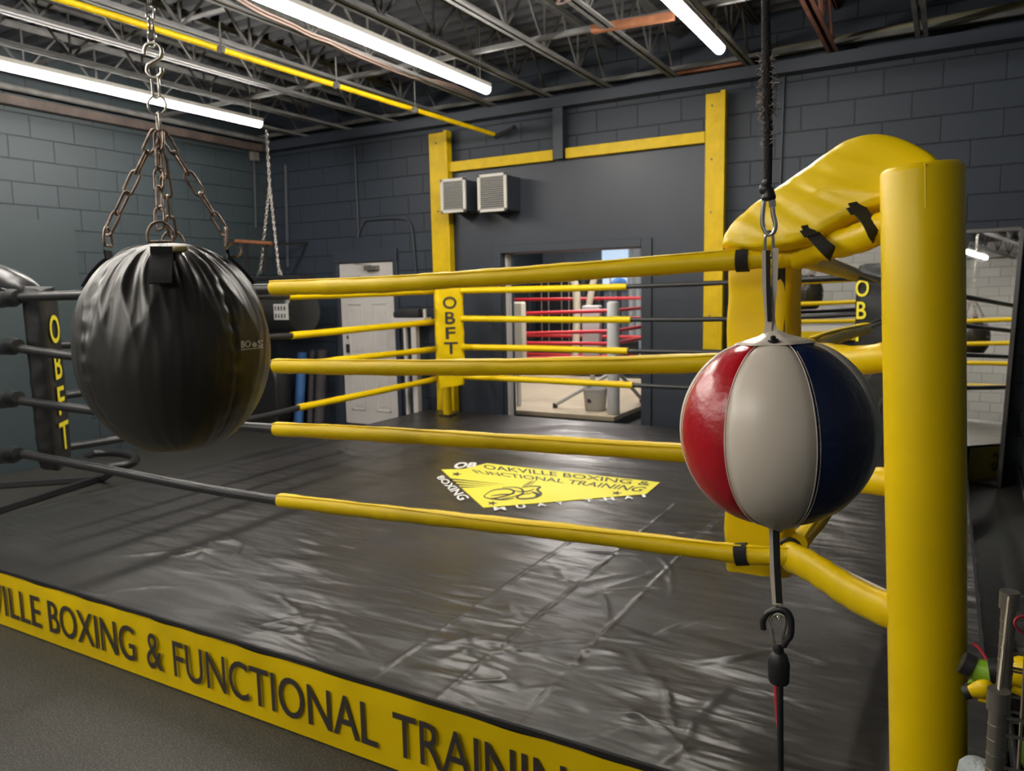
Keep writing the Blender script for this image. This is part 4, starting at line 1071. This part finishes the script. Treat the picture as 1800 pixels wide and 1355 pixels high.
# small wall outlet with cable on right wall
p = onx(1786, 768, XR-.02); t = thing('wall_box', p, 'grey wall box with cable low on the right wall', 'outlet')
MB().box((XR-.05, p.y-.05, p.z-.06), (XR-.002, p.y+.05, p.z+.05)).build('box', m_joist, t, bevel=.005)
MB().tube(smoothpath([(XR-.02, p.y-.02, p.z-.05), (XR-.03, p.y-.1, p.z-.2), (XR-.02, p.y-.4, .15), (XR-.02, p.y-1, .05)], 6), .008, 8).build('cable', m_rubber, t)

# ================================================================= WIRE RACK BOTTOM RIGHT
def R_(px, py, d): return at(px, py, d)
t = thing('wire_rack', (.12, 1.1, 0), 'chrome wire shelf rack at the lower right photo edge', 'rack')
m_rk = mat('dull chrome', (.34, .32, .28), .35, .9)
pf = at(1756, 1216, 1.22); pk = at(1775, 1042, 1.42)
def rpost(top, name='rack_post', r=.0125):
    b = MB().tube([V((top.x, top.y, 0.0)), top], r, 16)
    z = top.z-.03
    while z > .02: b.tube([V((top.x, top.y, z-.0012)), V((top.x, top.y, z+.0012))], r+.0009, 16); z -= .0254
    b.tube([top-V((0, 0, .03)), top+V((0, 0, .003))], r+.004, 16); b.build(name, m_rk, t)
rpost(pf); rpost(pk)
pf2 = V((XR-.05, pf.y, pf.z)); pk2 = V((XR-.05, pk.y, pk.z)); rpost(pf2); rpost(pk2)
for zz in (pf.z-.04, .75, .35):
    b = MB()
    for p, q in ((pf, pf2), (pf2, pk2), (pk2, pk), (pk, pf)):
        for dz in (0, -.03): b.tube([V((p.x, p.y, zz+dz)), V((q.x, q.y, zz+dz))], .003, 6)
    n = 12
    for k in range(1, n):
        u = k/n; b.tube([V((pf.x, pf.y, zz)).lerp(V((pf2.x, pf2.y, zz)), u), V((pk.x, pk.y, zz)).lerp(V((pk2.x, pk2.y, zz)), u)], .002, 5)
    b.build('wire_shelf', m_rk, t)
# side grid panel
b = MB(); g0, g1 = pf, pk
zb_, = (pf.z-.05,)
for k in range(9):
    u = k/8; q = V((g0.x, g0.y, 0)).lerp(V((g1.x, g1.y, 0)), u); zt_ = g0.z+(g1.z-g0.z)*u; b.tube([V((q.x, q.y, .4)), V((q.x, q.y, zt_))], .0022, 5)
for k in range(12):
    z = .42+k*.06
    if z < pf.z: b.tube([V((g0.x, g0.y, z)), V((g1.x, g1.y, z))], .0022, 5)
b.tube([g0, g1], .0035, 6)
for k in range(6):      # back panel wires
    z = pk.z-.002-k*.05; b.tube([V((pk.x, pk.y, z)), V((pk2.x, pk2.y, z))], .0025, 5)
for k in range(12):
    x = pk.x+(pk2.x-pk.x)*k/11; b.tube([V((x, pk.y, .4)), V((x, pk.y, pk.z))], .002, 5)
b.build('wire_panel', m_rk, t)
# gloves and gear on and behind the rack
def glove(px, py, d, r, m, label, tilt=0., cuff=True):
    c = at(px, py, d); t = thing('boxing_glove', c, label, 'boxing glove', 'boxing gloves by the wire rack')
    b = MB(); n = 24
    M = Matrix.Translation(c) @ Matrix.Rotation(tilt, 4, 'Y') @ Matrix.Rotation(.6, 4, 'Z')
    prof = [(.02*r, -1.5), (.62, -1.5), (.66, -1.0), (.72, -.7), (.98, -.2), (1.08, .35), (.95, .85), (.6, 1.15), (.1, 1.25)]
    b.lathe([(max(.002, a*r), z*r) for a, z in prof], n=n, M=M @ Matrix.Diagonal((1, .75, 1, 1))); b.build('glove_body', m, t, sub=1)
    P = [M @ V((r*x, r*y, r*z)) for x, y, z in ((.8, -.3, -.6), (1.1, -.45, 0), (1.05, -.5, .45), (.7, -.55, .6))]
    MB().tube(smoothpath(P, 4), [r*.30]*13, 12).build('thumb', m, t)
    b = MB().lathe([(.68*r, -1.5*r), (.72*r, -1.48*r), (.74*r, -.95*r), (.7*r, -.93*r)], n=n, M=M @ Matrix.Diagonal((1, .8, 1, 1))); b.build('cuff', m_dark, t)
glove(1742, 1188, 1.66, .040, m_green, 'lime green boxing glove between the near post and wire rack', 1.9)
glove(1800, 1182, 1.60, .042, m_yvin, 'yellow boxing glove seen through the wire rack', 1.4)
glove(1724, 1212, 1.58, .022, m_yvin, 'small yellow glove below the lime green one', 1.1)
c = at(1690, 1298, 1.78)
c2 = V((max(c.x, PX1+.085), c.y, c.z)); t = thing('green_ball', c2, 'dark green exercise ball low behind the near post', 'ball')
MB().lathe([(max(.001, .055*math.sin(PI*k/16)), -.055*math.cos(PI*k/16)) for k in range(17)], n=28, M=Matrix.Translation(c2)).build('ball_skin', mat('dark green rubber', (.06, .12, .01), .5), t)
MB().lathe([(.001, .0), (.007, 0), (.007, .003), (.001, .004)], n=10, M=Matrix.Translation(c2+V((0, 0, .0545)))).build('valve', m_dark, t)
# low black bin holding them
cc = at(1740, 1330, 1.72); t = thing('storage_bin', (cc.x, cc.y, 0), 'black open bin holding gloves beside the wire rack', 'bin')
b = MB(); x0, x1, y0, y1, zt_ = PX1+.02, XR-.06, cc.y-.14, cc.y+.30, c2.z-.058
for q in (((x0, y0, 0), (x1, y0+.012, zt_+.03)), ((x0, y1-.012, 0), (x1, y1, zt_+.16)), ((x0, y0, 0), (x0+.012, y1, zt_+.04)), ((x1-.012, y0, 0), (x1, y1, zt_+.16)), ((x0, y0, 0), (x1, y1, zt_))): b.box(*q)
b.build('bin_body', m_dark, t, bevel=.004)
b = MB().tube(smoothpath([at(1712, 1132, 1.75), at(1722, 1140, 1.72), at(1735, 1160, 1.68), at(1750, 1182, 1.62), at(1768, 1200, 1.58)], 6), .0035, 7)
tag(b.build('hand_wrap', m_redcord), 'red cord trailing over the lime green glove', 'cord')
b = MB().tube(smoothpath([at(1812, 1080, 1.3), at(1788, 1086, 1.3), at(1784, 1098, 1.3), at(1795, 1110, 1.3), at(1815, 1116, 1.3)], 6), .0022, 7)
tag(b.build('skipping_rope', m_redcord), 'thin red cord looped on the wire rack near its top', 'cord')
P = [at(x, y, 1.45) for x, y in ((1705, 1352), (1722, 1343), (1745, 1346), (1758, 1360), (1740, 1400), (1700, 1400))]
tag(slab('', P, FWD, .08, m_towel, '', '').build('towel', m_towel, ang=60), 'pale folded towel at the foot of the near post', 'towel')
b = MB().tube(smoothpath([at(1700, 1205, 1.7), at(1716, 1207, 1.66), at(1738, 1212, 1.6), at(1752, 1222, 1.56)], 5), .007, 7)
tag(b.build('strap', m_strap), 'black strap end lying across the bin rim', 'strap')

# ================================================================= ROOM BEYOND THE DOORWAY
m_mat2 = mat('cream ring canvas', (.40, .33, .23), .7, var=.06)
q = [onz(1076, 733, .14), onz(896, 714, .14), onz(1140, 711, .14)]
X1 = q[0].x+.02; Y0_ = q[0].y
t = thing('training_ring', (X1-1.8, Y0_+1.7, 0), 'second ring with cream canvas in the room beyond', 'boxing ring')
MB().box((X1-3.6, Y0_+.02, 0), (X1-.02, Y0_+3.4, .11)).build('platform_frame', m_dark, t, smooth=False)
MB().box((X1-3.62, Y0_, .09), (X1, Y0_+3.42, .145)).build('canvas', m_mat2, t, bevel=.008)
zz0 = .15
def fpost(px, pytop, Y, r, m, label, base=zz0, pybase=None):
    p = ony(px, pytop, Y); t = thing('ring_post', (p.x, Y, base), label, 'ring post')
    MB().tube([(p.x, Y, base), (p.x, Y, p.z-.02), (p.x, Y, p.z)], [r, r, r*.8], 20).build('post_cover', m, t)
    return t, p
t, p = fpost(1078, 530, Y0_+.16, .068, m_greyvin, 'white padded post of the second ring, nearest the doorway')
for (x, y) in ((976, 716), (1128, 706)):
    e = onz(x, y, .15); b = MB().tube([(p.x-.02, Y0_+.3, .62), e+V((0, 0, .03))], .022, 10); b.build('brace', m_greyvin, t); MB().tube([e, e+V((0, 0, .05))], .03, 10).build('foot', m_dark, t)
# beige and grey pads
def fpad(px0, py0, px1, py1, Y, m, label, th=.1):
    a = ony(px0, py0, Y); c = ony(px1, py1, Y)
    t = thing('corner_pad', ((a.x+c.x)/2, Y+th/2, .147), label, 'corner pad')
    MB().box((a.x, Y, c.z), (c.x, Y+th, a.z)).build('cushion', m, t, bevel=.02)
    MB().tube([((a.x+c.x)/2, Y+th*.5, .147), ((a.x+c.x)/2, Y+th*.5, c.z+.02)], .03, 12).build('pole', m_greyvin, t)
fpad(893, 531, 920, 642, Y0_+.25, m_cream, 'cream corner pad at the left side of the doorway view')
fpad(1022, 537, 1054, 652, Y0_+.75, m_greyvin, 'grey white corner pad in the middle of the doorway view')
t = None
rr4 = [((540, 541), (543, 543)), ((570, 576), (578, 584)), ((600, 606), (606, 606)), ((626, 628), (630, 634))]
fl = ['top', 'second', 'third', 'bottom']
for k, (h0, h1, h2) in enumerate(((552, 546, 541), (587, 582, 575), (603, 604, 600), (630, 628, 622))):
    b = MB().tube([ony(850, h0, Y0_+.56), ony(893, h0, Y0_+.56), ony(1075, h1, Y0_+.56)], .022, 8)
    tag(b.build('ring_rope', m_red), f'red rope of the second ring, near side, {fl[k]} one', 'rope')
    pa = ony(1078, h1, Y0_+.56); b = MB().tube([pa, V((pa.x+.05, Y0_+3.2, pa.z+.02))], .022, 8)
    tag(b.build('ring_rope', m_red), f'red rope of the second ring, right side going back, {fl[k]} one', 'rope')
    z_ = (1.38, 1.08, .80, .50)[k]; b = MB().tube([(X1-3.5, Y0_+3.2, z_), (pa.x+.05, Y0_+3.2, z_)], .024, 8)
    tag(b.build('ring_rope', m_red), f'red rope of the second ring, far side, {fl[k]} one', 'rope')
# white bucket on the ring edge
p = onz(1040, 726, .16); p.y += .14; p.x -= .08; t = thing('bucket', (p.x, p.y+.15, .146), 'white plastic bucket beside the second ring post', 'bucket')
MB().lathe([(.11, 0), (.115, .005), (.14, .235), (.148, .24), (.148, .26), (.135, .26), (.11, .01)], n=28, M=Matrix.Translation((p.x, p.y+.15, .147))).build('bucket_body', m_greyvin, t)
MB().tube([V((p.x+.14*math.cos(a), p.y+.15-.05, .36+.13*math.sin(a)-.0)) for a in [PI*k/12 for k in range(13)]], .004, 6).build('handle', m_steel, t)
MB().lathe([(.001, 0), (.028, 0), (.02, .002)], n=12, M=Matrix.Translation((p.x-.02, p.y+.15-.127, .27)) @ Matrix.Rotation(PI/2, 4, 'X')).build('mark', m_letter, t)
# gym machines: frames in steel against the dark far wall
def frame_machine(x, y, w_, h, label):
    t = thing('cable_machine', (x, y, 0), label, 'gym machine')
    b = MB()
    for s in (-1, 1): b.bar((x+s*w_/2, y, 0), (x+s*w_/2, y, h), .06, .06)
    b.bar((x-w_/2, y, h), (x+w_/2, y, h), .06, .06); b.bar((x-w_/2, y-.3, .03), (x-w_/2, y+.4, .03), .07, .05); b.bar((x+w_/2, y-.3, .03), (x+w_/2, y+.4, .03), .07, .05)
    b.build('machine_frame', m_dark, t, bevel=.005)
    b = MB()
    for s in (-.25, -.12, .12, .25): b.tube([(x+s*w_, y-.02, .1), (x+s*w_, y-.02, h-.05)], .012, 8)
    b.build('guide_rod', m_steel, t)
    b = MB()
    for k in range(10): b.box((x-w_*.3, y-.08, .12+k*.05), (x+w_*.3, y+.06, .163+k*.05))
    b.build('weight_stack', m_dark, t)
frame_machine(-6.15, 12.4, 1.1, 1.85, 'dark cable machine with steel rods behind the second ring, left')
frame_machine(-4.9, 12.5, .9, 1.85, 'dark cable machine with steel rods behind the second ring, right')
def bent(pts, r, m, label):
    t = tag(MB().tube(smoothpath(pts, 5), r, 12).build('gym_frame', m), label, 'gym machine')
bent([ony(1010, 650, 10.8), ony(1014, 560, 10.8), ony(1012, 505, 10.8), ony(1003, 488, 10.8)], .06, m_cream, 'cream bent steel gym frame behind the doorway ropes, left')
bent([ony(1035, 540, 10.8), ony(1041, 505, 10.8), ony(1050, 470, 10.8)], .05, m_cream, 'cream slanting gym frame arm behind the doorway ropes')
# dark tall cabinet backdrop, pale curtains, window
a = ony(1152, 500, 13.8)
for k, (x0, x1) in enumerate(((ony(925, 500, 13.6).x, ony(985, 500, 13.6).x), (ony(989, 500, 13.6).x, ony(1050, 500, 13.6).x))):
    tag(MB().box((max(x0, XL+.03), 13.6, 0), (x1, 13.9, 1.95)).build('dark_board', m_dark, bevel=.01), ('dark tall panel on the far wall of the next room, left', 'dark tall panel on the far wall of the next room, right')[k], 'panel')
struct(MB().box((ony(1058, 440, 13.86).x, 13.86, 1.5), (ony(1104, 440, 13.86).x, 13.94, 2.45)).build('window_1', mat('daylit glass', (.6, .7, .8), .3, emit=(.55, .75, 1.), estr=.13), smooth=False))
b = MB()
for k in range(14):
    x = ony(1106, 500, 13.8).x+k*.075; b.box((x, 13.78+.02*(k % 2), .0), (x+.07, 13.82+.02*(k % 2), 2.4))
tag(b.build('curtain', mat('pale blinds', (.45, .5, .52), .7)), 'pale vertical blinds at the far window of the next room', 'blinds')
c = ony(1088, 498, 11.6); t = thing('monitor_glow', (c.x, 11.6, c.z), 'bright blue round blob standing in for a blurred monitor light beyond the doorway', 'ball')  # solid blue blob in place of a monitor's blurred light
MB().lathe([(max(.001, .13*math.sin(PI*k/14)), -.09*math.cos(PI*k/14)) for k in range(15)], n=24, M=Matrix.Translation(c)).build('ball_skin', m_blue, t)
b = MB().tube([(c.x, 11.6, 0), (c.x, 11.6, c.z-.1)], .04, 10); b.build('stand', m_dark, t)
t = thing('bench', (-2.4, 11.4, 0), 'grey topped dark bench behind the red ropes at right', 'bench')
MB().box((-3.0, 11.2, .55), (-1.8, 11.7, .68)).build('bench_top', m_greyvin, t, bevel=.02)
MB().box((-3.0, 11.22, 0), (-1.8, 11.68, .545)).build('bench_base', m_dark, t, bevel=.02)
# lights of the next room
def panel_light(x, y, label):
    t = thing('ceiling_panel', (x, y, 2.72), label, 'ceiling light')
    MB().box((x-.3, y-.6, 2.70), (x+.3, y+.6, 2.749)).build('frame', m_grille, t, bevel=.004)
    MB().box((x-.27, y-.57, 2.692), (x+.27, y+.57, 2.699)).build('diffuser', m_tube2, t, smooth=False)
panel_light(-4.4, 9.4, 'flat lit ceiling panel over the second ring')
panel_light(-3.7, 7.5, 'added unseen ceiling panel just beyond the doorway, lighting the faces turned to it')  # unseen panel added to brighten the pads and posts facing the doorway
panel_light(-3.0, 11.5, 'flat lit ceiling panel at the back of the next room, right')
panel_light(-5.6, 11.5, 'flat lit ceiling panel at the back of the next room, left')

# parent sub-parts keep their place
for o in bpy.data.objects:
    if o.parent and o.parent.type == 'MESH': o.matrix_parent_inverse = Matrix.Identity(4)
